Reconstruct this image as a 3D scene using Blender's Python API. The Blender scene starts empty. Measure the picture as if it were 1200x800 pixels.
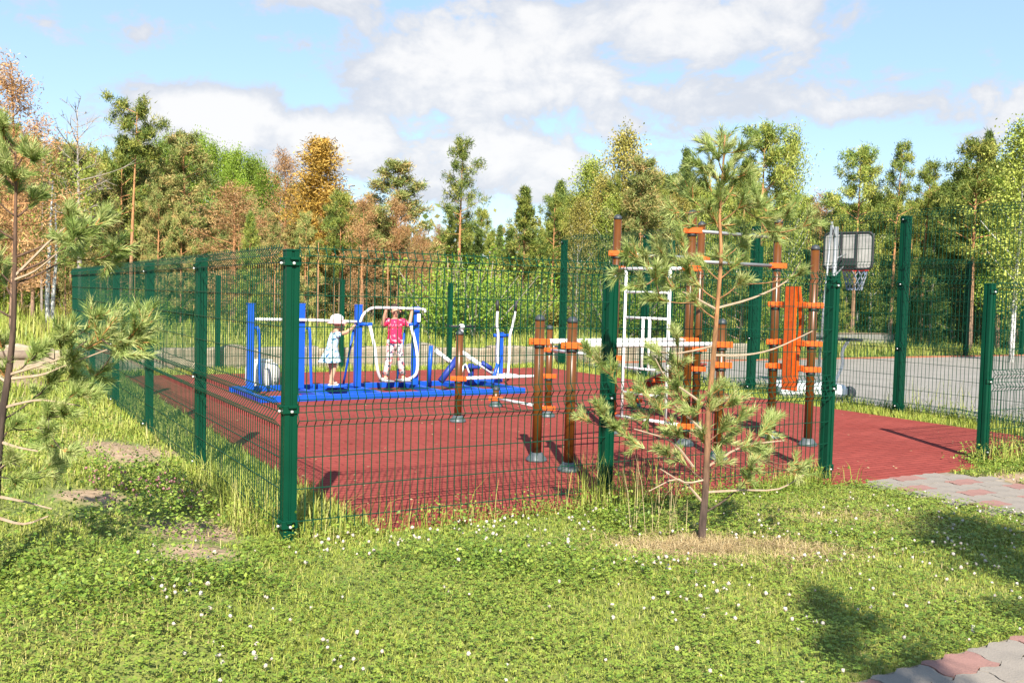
import bpy, math, random
import numpy as np
from mathutils import Vector, Matrix
R = math.radians
rnd = random.Random(7)
rng = np.random.default_rng(11)
scn = bpy.context.scene
col = scn.collection

# ---------------------------------------------------------------- camera
cam_d = bpy.data.cameras.new('camera'); cam = bpy.data.objects.new('camera', cam_d); col.objects.link(cam)
cam_d.sensor_width = 36; cam_d.lens = 32.68; cam_d.clip_start = .05; cam_d.clip_end = 3000
PITCH, ROLL, EYE = .04836, .02537, 1.615
c_, s_ = math.cos(PITCH), math.sin(PITCH); cr, sr = math.cos(ROLL), math.sin(ROLL)
r0, u0, f0 = Vector((1, 0, 0)), Vector((0, s_, c_)), Vector((0, c_, -s_))
ax, ay, az = r0*cr + u0*sr, -r0*sr + u0*cr, -f0
cam.matrix_world = Matrix(((ax.x, ay.x, az.x, 0), (ax.y, ay.y, az.y, 0), (ax.z, ay.z, az.z, EYE), (0, 0, 0, 1)))
scn.camera = cam
scn.view_settings.view_transform = 'Standard'; scn.view_settings.look = 'None'
scn.view_settings.exposure = 1.5; scn.view_settings.gamma = 1
scn.cycles.max_bounces = 6; scn.cycles.transparent_max_bounces = 8

# ---------------------------------------------------------------- sun
SUN_EL = R(39.2)
sun_d = bpy.data.lights.new('sun', 'SUN'); sun_d.energy = 4.3; sun_d.angle = R(.53); sun_d.color = (1, .94, .83)
sun = bpy.data.objects.new('sun', sun_d); col.objects.link(sun)
sun.rotation_euler = Vector((-.061*math.cos(SUN_EL), .998*math.cos(SUN_EL), -math.sin(SUN_EL))).to_track_quat('-Z', 'Y').to_euler()

# ---------------------------------------------------------------- sky with clouds
world = bpy.data.worlds.new('World'); scn.world = world; world.use_nodes = True
nt = world.node_tree; nt.nodes.clear()
def nd(t, **k):
    n = nt.nodes.new(t)
    for a, b in k.items(): setattr(n, a, b)
    return n
def mth(op, a, b=None, c=None, clamp=False):
    n = nt.nodes.new('ShaderNodeMath'); n.operation = op; n.use_clamp = clamp
    for i, v in enumerate((a, b, c)):
        if v is None: continue
        if isinstance(v, (int, float)): n.inputs[i].default_value = v
        else: nt.links.new(v, n.inputs[i])
    return n.outputs[0]
def smooth(x, e0, e1):
    n = nt.nodes.new('ShaderNodeMapRange'); n.interpolation_type = 'SMOOTHSTEP'
    nt.links.new(x, n.inputs[0]); n.inputs[1].default_value = e0; n.inputs[2].default_value = e1
    return n.outputs[0]
def mixc(f, a, b):
    n = nt.nodes.new('ShaderNodeMix'); n.data_type = 'RGBA'
    for i, v in ((0, f), (6, a), (7, b)):
        if isinstance(v, (int, float)): n.inputs[i].default_value = v
        elif isinstance(v, tuple): n.inputs[i].default_value = v
        else: nt.links.new(v, n.inputs[i])
    return n.outputs[2]
sky = nd('ShaderNodeTexSky', sky_type='NISHITA', sun_disc=False, sun_elevation=SUN_EL, sun_rotation=R(176.5), air_density=1.0, dust_density=.6, ozone_density=1.6)
tc = nd('ShaderNodeTexCoord'); sep = nd('ShaderNodeSeparateXYZ'); nt.links.new(tc.outputs['Generated'], sep.inputs[0])
azi = mth('ARCTAN2', sep.outputs[0], sep.outputs[1]); ele = mth('ARCSINE', sep.outputs[2])
cmb = nd('ShaderNodeCombineXYZ'); nt.links.new(azi, cmb.inputs[0]); nt.links.new(mth('MULTIPLY', ele, 1.5), cmb.inputs[1])
def noise(scale, det, rough, off, dist=0.):
    m = nd('ShaderNodeMapping'); m.inputs['Location'].default_value = off; nt.links.new(cmb.outputs[0], m.inputs[0])
    n = nd('ShaderNodeTexNoise'); nt.links.new(m.outputs[0], n.inputs['Vector'])
    n.inputs['Scale'].default_value = scale; n.inputs['Detail'].default_value = det; n.inputs['Roughness'].default_value = rough; n.inputs['Distortion'].default_value = dist
    return n.outputs[0]
# cumulus banks: azimuth, elevation, half widths, weight
BANKS = [(-.02, .235, .24, .10, 1.0), (.17, .275, .19, .075, 1.0), (-.20, .31, .13, .05, .9), (-.31, .165, .11, .05, 1.3), (-.20, .155, .11, .05, 1.25),
         (-.04, .15, .13, .065, 1.1), (.02, .13, .09, .05, 1.0), (.22, .215, .20, .038, .92), (.40, .195, .20, .028, .85), (-.48, .27, .12, .04, .5),
         (-.38, .25, .14, .05, .5), (.29, .17, .06, .022, .3), (-.16, .245, .16, .045, .7), (.50, .16, .14, .03, .4), (-.55, .19, .10, .05, .6)]
dens = None
for a0, e0, sx, sy, w in BANKS:
    dx = mth('MULTIPLY', mth('SUBTRACT', azi, a0), 1/sx); dy = mth('MULTIPLY', mth('SUBTRACT', ele, e0), 1/sy)
    d2 = mth('ADD', mth('MULTIPLY', dx, dx), mth('MULTIPLY', dy, dy))
    g = mth('MULTIPLY', mth('POWER', 2.718, mth('MULTIPLY', d2, -1.1)), w)
    dens = g if dens is None else mth('MAXIMUM', dens, g)
n1 = noise(11, 10, .6, (3.1, 1.7, 0), .3); n2 = noise(34, 6, .6, (0, 5, 2), .2); n3 = noise(7, 5, .5, (8, 2, 4))
f = mth('ADD', dens, mth('ADD', mth('MULTIPLY', mth('SUBTRACT', n1, .5), 2.3), mth('MULTIPLY', mth('SUBTRACT', n2, .5), .55)))
# everywhere else: scattered noise-only clouds
cmask = smooth(f, .36, .72)
thick = smooth(mth('ADD', f, mth('MULTIPLY', mth('SUBTRACT', n3, .5), 1.1)), .5, 1.2)
ccol = mixc(thick, (2.5, 2.62, 2.88, 1), (3.55, 3.5, 3.46, 1))
skyt = mixc(.6, sky.outputs[0], (1.5, 2.25, 3.3, 1))
fin = mixc(mth('MULTIPLY', cmask, .93), skyt, ccol)
bg = nd('ShaderNodeBackground'); bg.inputs[1].default_value = .1; nt.links.new(fin, bg.inputs[0])
out = nd('ShaderNodeOutputWorld'); nt.links.new(bg.outputs[0], out.inputs[0])

# ---------------------------------------------------------------- materials
def mat(name, c, rough=.6, c2=None, scale=8., bump=0., bscale=40., metal=0., spec=.4, detail=5):
    m = bpy.data.materials.new(name); m.use_nodes = True; t = m.node_tree; b = t.nodes['Principled BSDF']
    b.inputs['Roughness'].default_value = rough; b.inputs['Metallic'].default_value = metal; b.inputs['Specular IOR Level'].default_value = spec
    b.inputs['Base Color'].default_value = (*c, 1)
    co = t.nodes.new('ShaderNodeTexCoord')
    if c2:
        n = t.nodes.new('ShaderNodeTexNoise'); n.inputs['Scale'].default_value = scale; n.inputs['Detail'].default_value = detail; n.inputs['Roughness'].default_value = .65
        t.links.new(co.outputs['Object'], n.inputs[0])
        r = t.nodes.new('ShaderNodeValToRGB'); r.color_ramp.elements[0].position = .35; r.color_ramp.elements[1].position = .68
        r.color_ramp.elements[0].color = (*c, 1); r.color_ramp.elements[1].color = (*c2, 1)
        t.links.new(n.outputs[0], r.inputs[0]); t.links.new(r.outputs[0], b.inputs['Base Color'])
    if bump:
        n = t.nodes.new('ShaderNodeTexNoise'); n.inputs['Scale'].default_value = bscale; n.inputs['Detail'].default_value = 4
        t.links.new(co.outputs['Object'], n.inputs[0])
        bp = t.nodes.new('ShaderNodeBump'); bp.inputs['Strength'].default_value = bump; bp.inputs['Distance'].default_value = .02
        t.links.new(n.outputs[0], bp.inputs['Height']); t.links.new(bp.outputs[0], b.inputs['Normal'])
    return m
def leafmat(name, cols, trans=.15, rough=.55, vary=.25, gain=(1, 1, 1)):
    """leaf colours along the per-face 'tint' attribute; light comes through the leaf"""
    m = bpy.data.materials.new(name); m.use_nodes = True; t = m.node_tree; b = t.nodes['Principled BSDF']; o = t.nodes['Material Output']
    cols = [tuple(min(.7, c[i]*gain[i]) for i in range(3)) for c in cols]
    a = t.nodes.new('ShaderNodeAttribute'); a.attribute_name = 'tint'
    r = t.nodes.new('ShaderNodeValToRGB'); e = r.color_ramp.elements
    while len(e) < len(cols): e.new(.5)
    for i, c in enumerate(cols): e[i].position = i/(len(cols)-1); e[i].color = (*c, 1)
    t.links.new(a.outputs['Fac'], r.inputs[0])
    oi = t.nodes.new('ShaderNodeObjectInfo'); hs = t.nodes.new('ShaderNodeHueSaturation')
    mr = t.nodes.new('ShaderNodeMapRange'); mr.inputs[3].default_value = 1-vary; mr.inputs[4].default_value = 1+vary
    t.links.new(oi.outputs['Random'], mr.inputs[0]); t.links.new(mr.outputs[0], hs.inputs['Value']); t.links.new(r.outputs[0], hs.inputs['Color'])
    t.links.new(hs.outputs[0], b.inputs['Base Color']); b.inputs['Roughness'].default_value = rough; b.inputs['Specular IOR Level'].default_value = .25
    tr = t.nodes.new('ShaderNodeBsdfTranslucent'); t.links.new(hs.outputs[0], tr.inputs[0])
    mx = t.nodes.new('ShaderNodeMixShader'); mx.inputs[0].default_value = trans
    t.links.new(b.outputs[0], mx.inputs[1]); t.links.new(tr.outputs[0], mx.inputs[2]); t.links.new(mx.outputs[0], o.inputs[0])
    return m
M = {}
M['green'] = mat('green_coating', (.0008, .034, .017), .42, (.001, .044, .022), 3, spec=.16)
M['wire'] = mat('green_wire', (.001, .04, .021), .45, spec=.2)
M['bolt'] = mat('zinc_bolt', (.75, .75, .74), .35, metal=.6)
M['brown'] = mat('brown_coating', (.085, .027, .0035), .34, (.11, .037, .005), 5, spec=.4)
M['cap'] = mat('grey_plastic', (.035, .04, .045), .5)
M['foot'] = mat('foot_cover', (.05, .062, .066), .42, (.08, .095, .10), 20)
M['orange'] = mat('orange_plastic', (.62, .10, .008), .4, (.54, .08, .006), 9)
M['orangewood'] = mat('orange_boards', (.50, .085, .006), .45, (.38, .05, .004), 14, .15, 60)
M['redwood'] = mat('dark_red_boards', (.13, .018, .012), .5, (.19, .03, .015), 12)
M['white'] = mat('white_paint', (.78, .78, .76), .35, (.68, .69, .68), 9)
M['blue'] = mat('blue_paint', (.006, .062, .40), .35, (.008, .075, .45), 5, spec=.35)
M['darkblue'] = mat('blue_seat', (.012, .03, .2), .5)
M['black'] = mat('black_rubber', (.02, .02, .022), .6)
M['steel'] = mat('galvanised_steel', (.27, .28, .285), .5, (.21, .22, .23), 14, metal=.45)
M['board'] = mat('board_back', (.20, .195, .185), .5, (.32, .31, .29), 5)
M['concrete'] = mat('concrete', (.27, .23, .17), .9, (.36, .31, .24), 5, .3, 40)
M['greyconc'] = mat('grey_concrete', (.17, .16, .145), .9, (.23, .22, .2), 4, .3, 40)
M['sandstone'] = mat('pale_stone', (.27, .21, .145), .9, (.38, .31, .22), 5, .5, 18)
M['log'] = mat('weathered_log', (.14, .10, .07), .85, (.22, .165, .12), 7, .4, 30)
M['redpaver'] = mat('red_paver', (.275, .145, .12), .85, (.21, .112, .092), 6, .25, 90)
M['greypaver'] = mat('grey_paver', (.245, .21, .175), .88, (.19, .165, .14), 5, .25, 90)
M['joint'] = mat('joint_sand', (.17, .14, .10), .95, (.24, .2, .15), 20, .3, 60)
M['red'] = mat('red_paint', (.6, .02, .015), .45)
M['skin'] = mat('skin', (.46, .25, .16), .55, (.50, .28, .18), 12)
M['hair'] = mat('dark_hair', (.035, .018, .012), .5, (.055, .028, .018), 40)
M['eye'] = mat('eye', (.02, .015, .012), .3)
M['lip'] = mat('lip', (.42, .13, .11), .5)

M['hatwhite'] = mat('white_hat', (.78, .76, .74), .8, (.72, .62, .62), 18)
M['hatpink'] = mat('pink_brim', (.75, .38, .38), .8)
M['drum'] = mat('white_plastic', (.70, .66, .60), .5, (.62, .57, .50), 6)

def patchmat(name, base, spots, scale, rough=.8):
    m = mat(name, base, rough); t = m.node_tree; b = t.nodes['Principled BSDF']; co = t.nodes.new('ShaderNodeTexCoord'); prev = None
    for i, (c, th) in enumerate(spots):
        v = t.nodes.new('ShaderNodeTexNoise'); v.inputs['Scale'].default_value = scale*(1+.23*i); v.inputs['Detail'].default_value = 2
        mp = t.nodes.new('ShaderNodeMapping'); mp.inputs['Location'].default_value = (i*3.7, i*1.9, i*5.1)
        t.links.new(co.outputs['Object'], mp.inputs[0]); t.links.new(mp.outputs[0], v.inputs[0])
        r = t.nodes.new('ShaderNodeMapRange'); r.inputs[1].default_value = th; r.inputs[2].default_value = th+.03; t.links.new(v.outputs[0], r.inputs[0])
        mx = t.nodes.new('ShaderNodeMix'); mx.data_type = 'RGBA'; t.links.new(r.outputs[0], mx.inputs[0])
        if prev is None: mx.inputs[6].default_value = (*base, 1)
        else: t.links.new(prev, mx.inputs[6])
        mx.inputs[7].default_value = (*c, 1); prev = mx.outputs[2]
    t.links.new(prev, b.inputs['Base Color']); return m
M['leggings'] = patchmat('floral_leggings', (.48, .42, .40), [((.03, .035, .09), .54), ((.6, .13, .13), .57), ((.3, .36, .22), .62)], 16)
M['dress'] = patchmat('pale_blue_dress', (.30, .46, .53), [((.50, .56, .58), .50), ((.03, .09, .2), .57)], 17)
M['pink'] = patchmat('pink_shirt', (.52, .012, .07), [((.56, .25, .30), .60)], 24)
M['sandal'] = mat('white_sandal', (.7, .68, .64), .6)

# ---------------------------------------------------------------- mesh helpers
def link(name, me, m=None, parent=None, loc=None, smooth=False):
    o = bpy.data.objects.new(name, me); col.objects.link(o)
    if m is not None and len(me.materials) == 0: me.materials.append(m)
    if parent: o.parent = parent
    if loc: o.location = loc
    if smooth: me.polygons.foreach_set('use_smooth', [True]*len(me.polygons))
    return o
class MB:
    def __init__(s): s.v = []; s.f = []; s.sm = []
    def add(s, vs, fs, sm=False):
        n = len(s.v); s.v += [tuple(v) for v in vs]; s.f += [tuple(i+n for i in f) for f in fs]; s.sm += [sm]*len(fs); return s
    def box(s, c, d, rot=None, ch=0.):
        hx, hy, hz = d[0]/2, d[1]/2, d[2]/2; c = Vector(c)
        ch = min(ch, hx*.9, hy*.9, hz*.9)
        if ch <= 0:
            P = [Vector((x, y, z)) for z in (-hz, hz) for x, y in ((-hx, -hy), (hx, -hy), (hx, hy), (-hx, hy))]
            F = [(3, 2, 1, 0), (4, 5, 6, 7), (0, 1, 5, 4), (1, 2, 6, 5), (2, 3, 7, 6), (3, 0, 4, 7)]
        else:
            P = []
            for z, k in ((-hz, ch), (-hz+ch, 0), (hz-ch, 0), (hz, ch)):
                for x, y in ((-hx+ch, -hy+k), (hx-ch, -hy+k), (hx-k, -hy+ch), (hx-k, hy-ch), (hx-ch, hy-k), (-hx+ch, hy-k), (-hx+k, hy-ch), (-hx+k, -hy+ch)):
                    P.append(Vector((x, y, z)))
            F = [tuple(range(7, -1, -1)), tuple(range(24, 32))]
            for r in range(3):
                for i in range(8): F.append((r*8+i, r*8+(i+1) % 8, r*8+8+(i+1) % 8, r*8+8+i))
        if rot is not None: P = [rot @ p for p in P]
        return s.add([p+c for p in P], F)
    def tube(s, pts, r, n=8, caps=True, sm=True):
        pts = [Vector(p) for p in pts]; k = len(pts)
        rs = r if isinstance(r, (list, tuple)) else [r]*k
        t0 = (pts[1]-pts[0]).normalized()
        u = t0.cross(Vector((0, 0, 1)) if abs(t0.z) < .9 else Vector((1, 0, 0))).normalized()
        V = []; prev = t0
        for i in range(k):
            t = (pts[min(i+1, k-1)]-pts[max(i-1, 0)])
            t = t.normalized() if t.length > 1e-9 else prev
            u = (u - t*u.dot(t)); u = u.normalized() if u.length > 1e-6 else t.orthogonal().normalized()
            w = t.cross(u); prev = t
            for j in range(n):
                a = 2*math.pi*(j+.5)/n
                V.append(pts[i]+(u*math.cos(a)+w*math.sin(a))*rs[i])
        F = [(i*n+j, i*n+(j+1) % n, i*n+n+(j+1) % n, i*n+n+j) for i in range(k-1) for j in range(n)]
        if caps: F += [tuple(range(n-1, -1, -1)), tuple(range((k-1)*n, k*n))]
        return s.add(V, F, sm and n > 5)
    def lathe(s, prof, n=16, c=(0, 0, 0), sm=True):
        V = [(c[0]+r*math.cos(2*math.pi*j/n), c[1]+r*math.sin(2*math.pi*j/n), c[2]+z) for r, z in prof for j in range(n)]
        k = len(prof)
        F = [(i*n+j, i*n+(j+1) % n, i*n+n+(j+1) % n, i*n+n+j) for i in range(k-1) for j in range(n)]
        F += [tuple(range(n-1, -1, -1)), tuple(range((k-1)*n, k*n))]
        return s.add(V, F, sm)
    def loft(s, rings, n=14, sm=True):
        """rings: (x,y,z,rx,ry)"""
        V = [(x+rx*math.cos(2*math.pi*j/n), y+ry*math.sin(2*math.pi*j/n), z) for x, y, z, rx, ry in rings for j in range(n)]
        k = len(rings)
        F = [(i*n+j, i*n+(j+1) % n, i*n+n+(j+1) % n, i*n+n+j) for i in range(k-1) for j in range(n)]
        F += [tuple(range(n-1, -1, -1)), tuple(range((k-1)*n, k*n))]
        return s.add(V, F, sm)
    def ball(s, c, r, n=10, m=6, sq=(1, 1, 1)):
        prof = [(max(.02, math.sin(math.pi*i/m))*1., -math.cos(math.pi*i/m)) for i in range(m+1)]
        V = [(c[0]+r*sq[0]*a*math.cos(2*math.pi*j/n), c[1]+r*sq[1]*a*math.sin(2*math.pi*j/n), c[2]+r*sq[2]*z) for a, z in prof for j in range(n)]
        F = [(i*n+j, i*n+(j+1) % n, i*n+n+(j+1) % n, i*n+n+j) for i in range(m) for j in range(n)]
        F += [tuple(range(n-1, -1, -1)), tuple(range(m*n, m*n+n))]
        return s.add(V, F, True)
    def prism(s, pts, z0, z1):
        n = len(pts); V = [(x, y, z0) for x, y in pts]+[(x, y, z1) for x, y in pts]
        return s.add(V, [tuple(range(n-1, -1, -1)), tuple(range(n, 2*n))]+[(i, (i+1) % n, n+(i+1) % n, n+i) for i in range(n)])
    def mesh(s, name, m=None):
        me = bpy.data.meshes.new(name); me.from_pydata(s.v, [], s.f); me.polygons.foreach_set('use_smooth', s.sm); me.update()
        if m: me.materials.append(m)
        return me
    def obj(s, name, m, parent=None, loc=None): return link(name, s.mesh(name, m), None, parent, loc)
def np_mesh(name, V, F, tint=None, m=None):
    """V (n,3), F (k,3) or (k,4) array, tint per face"""
    me = bpy.data.meshes.new(name); V = np.asarray(V, np.float32); F = np.asarray(F, np.int32); k, q = F.shape
    me.vertices.add(len(V)); me.vertices.foreach_set('co', V.ravel())
    me.loops.add(k*q); me.loops.foreach_set('vertex_index', F.ravel())
    me.polygons.add(k); me.polygons.foreach_set('loop_start', np.arange(0, k*q, q, dtype=np.int32)); me.polygons.foreach_set('loop_total', np.full(k, q, np.int32))
    me.update(calc_edges=True)
    if tint is not None:
        a = me.attributes.new('tint', 'FLOAT', 'FACE'); a.data.foreach_set('value', np.clip(tint, 0, 1).astype(np.float32))
    if m: me.materials.append(m)
    return me
def tag(o, label=None, cat=None, group=None, kind=None):
    for k, v in (('label', label), ('category', cat), ('group', group), ('kind', kind)):
        if v: o[k] = v
    return o
def thing(name, label, cat, loc=(0, 0, 0), rz=0, group=None):
    o = bpy.data.objects.new(name, None); col.objects.link(o); o.empty_display_size = .1
    o.location = loc; o.rotation_euler = (0, 0, rz); return tag(o, label, cat, group)

# ---------------------------------------------------------------- court frame: a runs along the front fence, b away from it
YAW = .53874; CX, CY = -1.41556, 5.92277
DV = (math.cos(YAW), math.sin(YAW)); LV = (-math.sin(YAW), math.cos(YAW))
def cw(a, b, z=0.): return Vector((CX+a*DV[0]+b*LV[0], CY+a*DV[1]+b*LV[1], z))
def to_ab(x, y): dx, dy = x-CX, y-CY; return dx*DV[0]+dy*DV[1], dx*LV[0]+dy*LV[1]
def at(px, Y): return (px-600)*Y/1089*1.0
def hgt(px, py, Y): return EYE+(347.3+.0254*(px-600)-py)*Y/1089

# ---------------------------------------------------------------- ground
def vnoise(x, y, sc, seed=0):
    x = np.asarray(x, float)*sc; y = np.asarray(y, float)*sc
    xi = np.floor(x).astype(int); yi = np.floor(y).astype(int); fx = x-xi; fy = y-yi
    fx = fx*fx*(3-2*fx); fy = fy*fy*(3-2*fy)
    def h(i, j):
        n = (i*374761393+j*668265263+seed*1442695041) & 0x7fffffff
        n = ((n ^ (n >> 13))*1274126177) & 0x7fffffff
        return ((n ^ (n >> 16)) & 0xffff)/65535.
    return (h(xi, yi)*(1-fx)+h(xi+1, yi)*fx)*(1-fy)+(h(xi, yi+1)*(1-fx)+h(xi+1, yi+1)*fx)*fy
def sstep(x, a, b): t = np.clip((x-a)/(b-a), 0, 1); return t*t*(3-2*t)
def gh(x, y):
    x = np.asarray(x, float); y = np.asarray(y, float)
    a, b = to_ab(x, y)
    left = sstep(-a, .15, .7)*sstep(b, -2.6, -1.2)*sstep(-b, -12, -10)
    bank = .2*np.exp(-((a+1.75)/.8)**2-((b-2.4)/1.9)**2)+left*(.16*(vnoise(x, y, 1.1, 3)-.35)+.05*(vnoise(x, y, 3.1, 5)-.5))
    lawn = sstep(-b, .1, .6)*sstep(a, -.2, .3)*.03*(vnoise(x, y, 1.3, 8)-.5)
    far = sstep(b, 13.2, 20)*.25*vnoise(x, y, .18, 9)
    return bank+lawn+far
gm = mat('meadow_soil', (.1, .1, .03), .95)
t = gm.node_tree; b_ = t.nodes['Principled BSDF']; co = t.nodes.new('ShaderNodeTexCoord')
def tnoise(t, co, sc, det=6, r=.6):
    n = t.nodes.new('ShaderNodeTexNoise'); n.inputs['Scale'].default_value = sc; n.inputs['Detail'].default_value = det; n.inputs['Roughness'].default_value = r
    t.links.new(co.outputs['Object'], n.inputs[0]); return n.outputs[0]
rp = t.nodes.new('ShaderNodeValToRGB'); e = rp.color_ramp.elements
e[0].position = .3; e[0].color = (.07, .08, .018, 1); e[1].position = .75; e[1].color = (.26, .21, .08, 1)
k = e.new(.45); k.color = (.13, .16, .03, 1); k = e.new(.6); k.color = (.19, .2, .045, 1)
t.links.new(tnoise(t, co, .9, 9, .72), rp.inputs[0]); t.links.new(rp.outputs[0], b_.inputs['Base Color'])
bp = t.nodes.new('ShaderNodeBump'); bp.inputs['Strength'].default_value = .6; bp.inputs['Distance'].default_value = .05
t.links.new(tnoise(t, co, 9), bp.inputs['Height']); t.links.new(bp.outputs[0], b_.inputs['Normal'])
def axis(lo, hi, fine_lo, fine_hi, st, big):
    xs = list(np.arange(fine_lo, fine_hi+1e-6, st)); d = st; x = fine_lo
    L = []
    while x > lo: d = min(d*1.35, big); x -= d; L.append(max(x, lo))
    d = st; x = fine_hi; H = []
    while x < hi: d = min(d*1.35, big); x += d; H.append(min(x, hi))
    return np.array(L[::-1]+xs+H)
gx = axis(-900, 900, -7, 9, .16, 90); gy = axis(-200, 1500, 2.5, 14, .16, 90)
X, Y = np.meshgrid(gx, gy); Z = gh(X, Y)
V = np.stack([X.ravel(), Y.ravel(), Z.ravel()], 1); nx, ny = len(gx), len(gy)
I = np.arange(nx*ny).reshape(ny, nx); F = np.stack([I[:-1, :-1].ravel(), I[:-1, 1:].ravel(), I[1:, 1:].ravel(), I[1:, :-1].ravel()], 1)
tag(link('ground', np_mesh('ground', V, F, None, gm), smooth=True), kind='structure')
def sheet(name, m, poly, z0, z1, kind='structure'):
    o = MB().prism([cw(a, b).to_2d() for a, b in poly], z0, z1).obj(name, m); return tag(o, kind=kind)
# bare earth patches on the bank, and dry litter
em = mat('bare_earth', (.22, .15, .09), .95, (.31, .22, .14), 6, .6, 30)
# red rubber court
cm = mat('red_rubber', (.26, .06, .045), 1, spec=.08)
t = cm.node_tree; b_ = t.nodes['Principled BSDF']; co = t.nodes.new('ShaderNodeTexCoord')
mp = t.nodes.new('ShaderNodeMapping'); mp.inputs['Rotation'].default_value = (0, 0, -YAW); t.links.new(co.outputs['Object'], mp.inputs[0])
rp = t.nodes.new('ShaderNodeValToRGB'); e = rp.color_ramp.elements; e[0].position = .3; e[0].color = (.185, .034, .027, 1); e[1].position = .74; e[1].color = (.31, .070, .056, 1)
mxn = t.nodes.new('ShaderNodeMath'); mxn.operation = 'MULTIPLY_ADD'; t.links.new(tnoise(t, co, 1.1, 8, .7), mxn.inputs[0]); mxn.inputs[1].default_value = .62
m2 = t.nodes.new('ShaderNodeMath'); m2.operation = 'MULTIPLY'; t.links.new(tnoise(t, co, 55, 2), m2.inputs[0]); m2.inputs[1].default_value = .38
t.links.new(m2.outputs[0], mxn.inputs[2]); t.links.new(mxn.outputs[0], rp.inputs[0])
br = t.nodes.new('ShaderNodeTexBrick'); t.links.new(mp.outputs[0], br.inputs['Vector']); br.inputs['Scale'].default_value = 1; br.offset = .5
br.inputs['Brick Width'].default_value = .34; br.inputs['Row Height'].default_value = .085; br.inputs['Mortar Size'].default_value = .010; br.inputs['Mortar Smooth'].default_value = .4
br.inputs['Color1'].default_value = (1, 1, 1, 1); br.inputs['Color2'].default_value = (.80, .82, .84, 1); br.inputs['Mortar'].default_value = (.5, .48, .48, 1)
mx = t.nodes.new('ShaderNodeMix'); mx.data_type = 'RGBA'; mx.blend_type = 'MULTIPLY'; mx.inputs[0].default_value = .8
t.links.new(rp.outputs[0], mx.inputs[6]); t.links.new(br.outputs[0], mx.inputs[7]); t.links.new(mx.outputs[2], b_.inputs['Base Color'])
bp = t.nodes.new('ShaderNodeBump'); bp.inputs['Strength'].default_value = .5; bp.inputs['Distance'].default_value = .008
t.links.new(br.outputs['Fac'], bp.inputs['Height']); bp.invert = True; t.links.new(bp.outputs[0], b_.inputs['Normal'])
sheet('sports_court', cm, [(.6, -.06), (4.8, -.06), (5.0, -.28), (7.05, -.22), (7.2, 0.02), (9.72, .1), (9.72, 11.95), (.75, 11.95)], -.08, .02)
am = mat('asphalt', (.19, .172, .152), .92, (.255, .232, .205), 1.6, .35, 120, detail=9)
sheet('asphalt_court', am, [(10.5, -6), (36, -6), (36, 12.75), (10.55, 12.75)], -.08, .014)
km = mat('red_kerb', (.26, .08, .04), .9, (.3, .12, .06), 6)
sheet('kerb', km, [(10.6, 12.752), (36, 12.752), (36, 12.9), (10.6, 12.9)], -.08, .05)
# paved paths: joint bed plus every paver as a piece
def wavy(p, q, amp, k):
    """S-shaped shared edge from p to q"""
    d = (q[0]-p[0], q[1]-p[1]); L = math.hypot(*d) or 1e-6; n = (-d[1]/L, d[0]/L); P = []
    for i in range(5):
        u = i/5; w = amp*math.sin(2*math.pi*u)*k; P.append((p[0]+d[0]*u+n[0]*w, p[1]+d[1]*u+n[1]*w))
    return P
def pavers(path, outline, ang, w, h, z, pat, amp, off=0.):
    """staggered rows of wave-edged pavers clipped to pieces whose centre lies in outline(a,b)"""
    cnt = 0
    ca, sa = math.cos(ang), math.sin(ang)
    for r in range(-40, 41):
        for c in range(-40, 41):
            x0 = (c+.5*(r % 2))*w; y0 = r*h+off
            cx_, cy_ = x0*ca-y0*sa, x0*sa+y0*ca
            if not outline(cx_, cy_): continue
            P6 = [(x0-w/2, y0-h/2), (x0, y0-h/2), (x0+w/2, y0-h/2), (x0+w/2, y0+h/2), (x0, y0+h/2), (x0-w/2, y0+h/2)]
            g = .968; pts = []
            def edge(p, q):
                if (p[0], p[1]) > (q[0], q[1]): return [(2*0+v[0], v[1]) for v in (wavy(q, p, amp, 1)+[p])[::-1]][:-1]
                return wavy(p, q, amp, 1)
            for i in range(6): pts += edge(P6[i], P6[(i+1) % 6])
            pts = [(x0+(x-x0)*g, y0+(y-y0)*g) for x, y in pts]
            wp = [cw(x*ca-y*sa, x*sa+y*ca) for x, y in pts]; cc = cw(cx_, cy_)
            dz = rnd.uniform(-.003, .003)
            red = pat(r, c)
            mb = MB().prism([(p.x-cc.x, p.y-cc.y) for p in wp], -.04, .0)
            o = mb.obj('paver', M['redpaver'] if red else M['greypaver'], path, (cc.x, cc.y, z+dz)); cnt += 1
    return cnt
bed2 = sheet('paved_path', M['joint'], [(1.0, -3.235), (8.2, -3.235), (8.2, -5.2), (1.0, -5.2)], -.06, .006)
pavers(bed2, lambda a, b: 1.0 < a < 4.4 and -4.35 < b < -3.24 , 0, .34, .17, .022, lambda r, c: (c+(r//2)) % 2 == 0 and r % 2 == 0 or (r % 2 == 1 and (c % 3) == 1 and False), .018, .06)
bed1 = sheet('gate_path', M['joint'], [(5.2, -.3), (6.5, -.25), (6.95, -3.28), (5.3, -3.28)], -.06, .004)
pavers(bed1, lambda a, b: 5.12+.09*(-b) < a < 6.42+.09*(-b) and -3.2 < b < -.33, 0, .34, .17, .020, lambda r, c: (c+(r//2)) % 2 == 0 and r % 2 == 0, .014)
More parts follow.
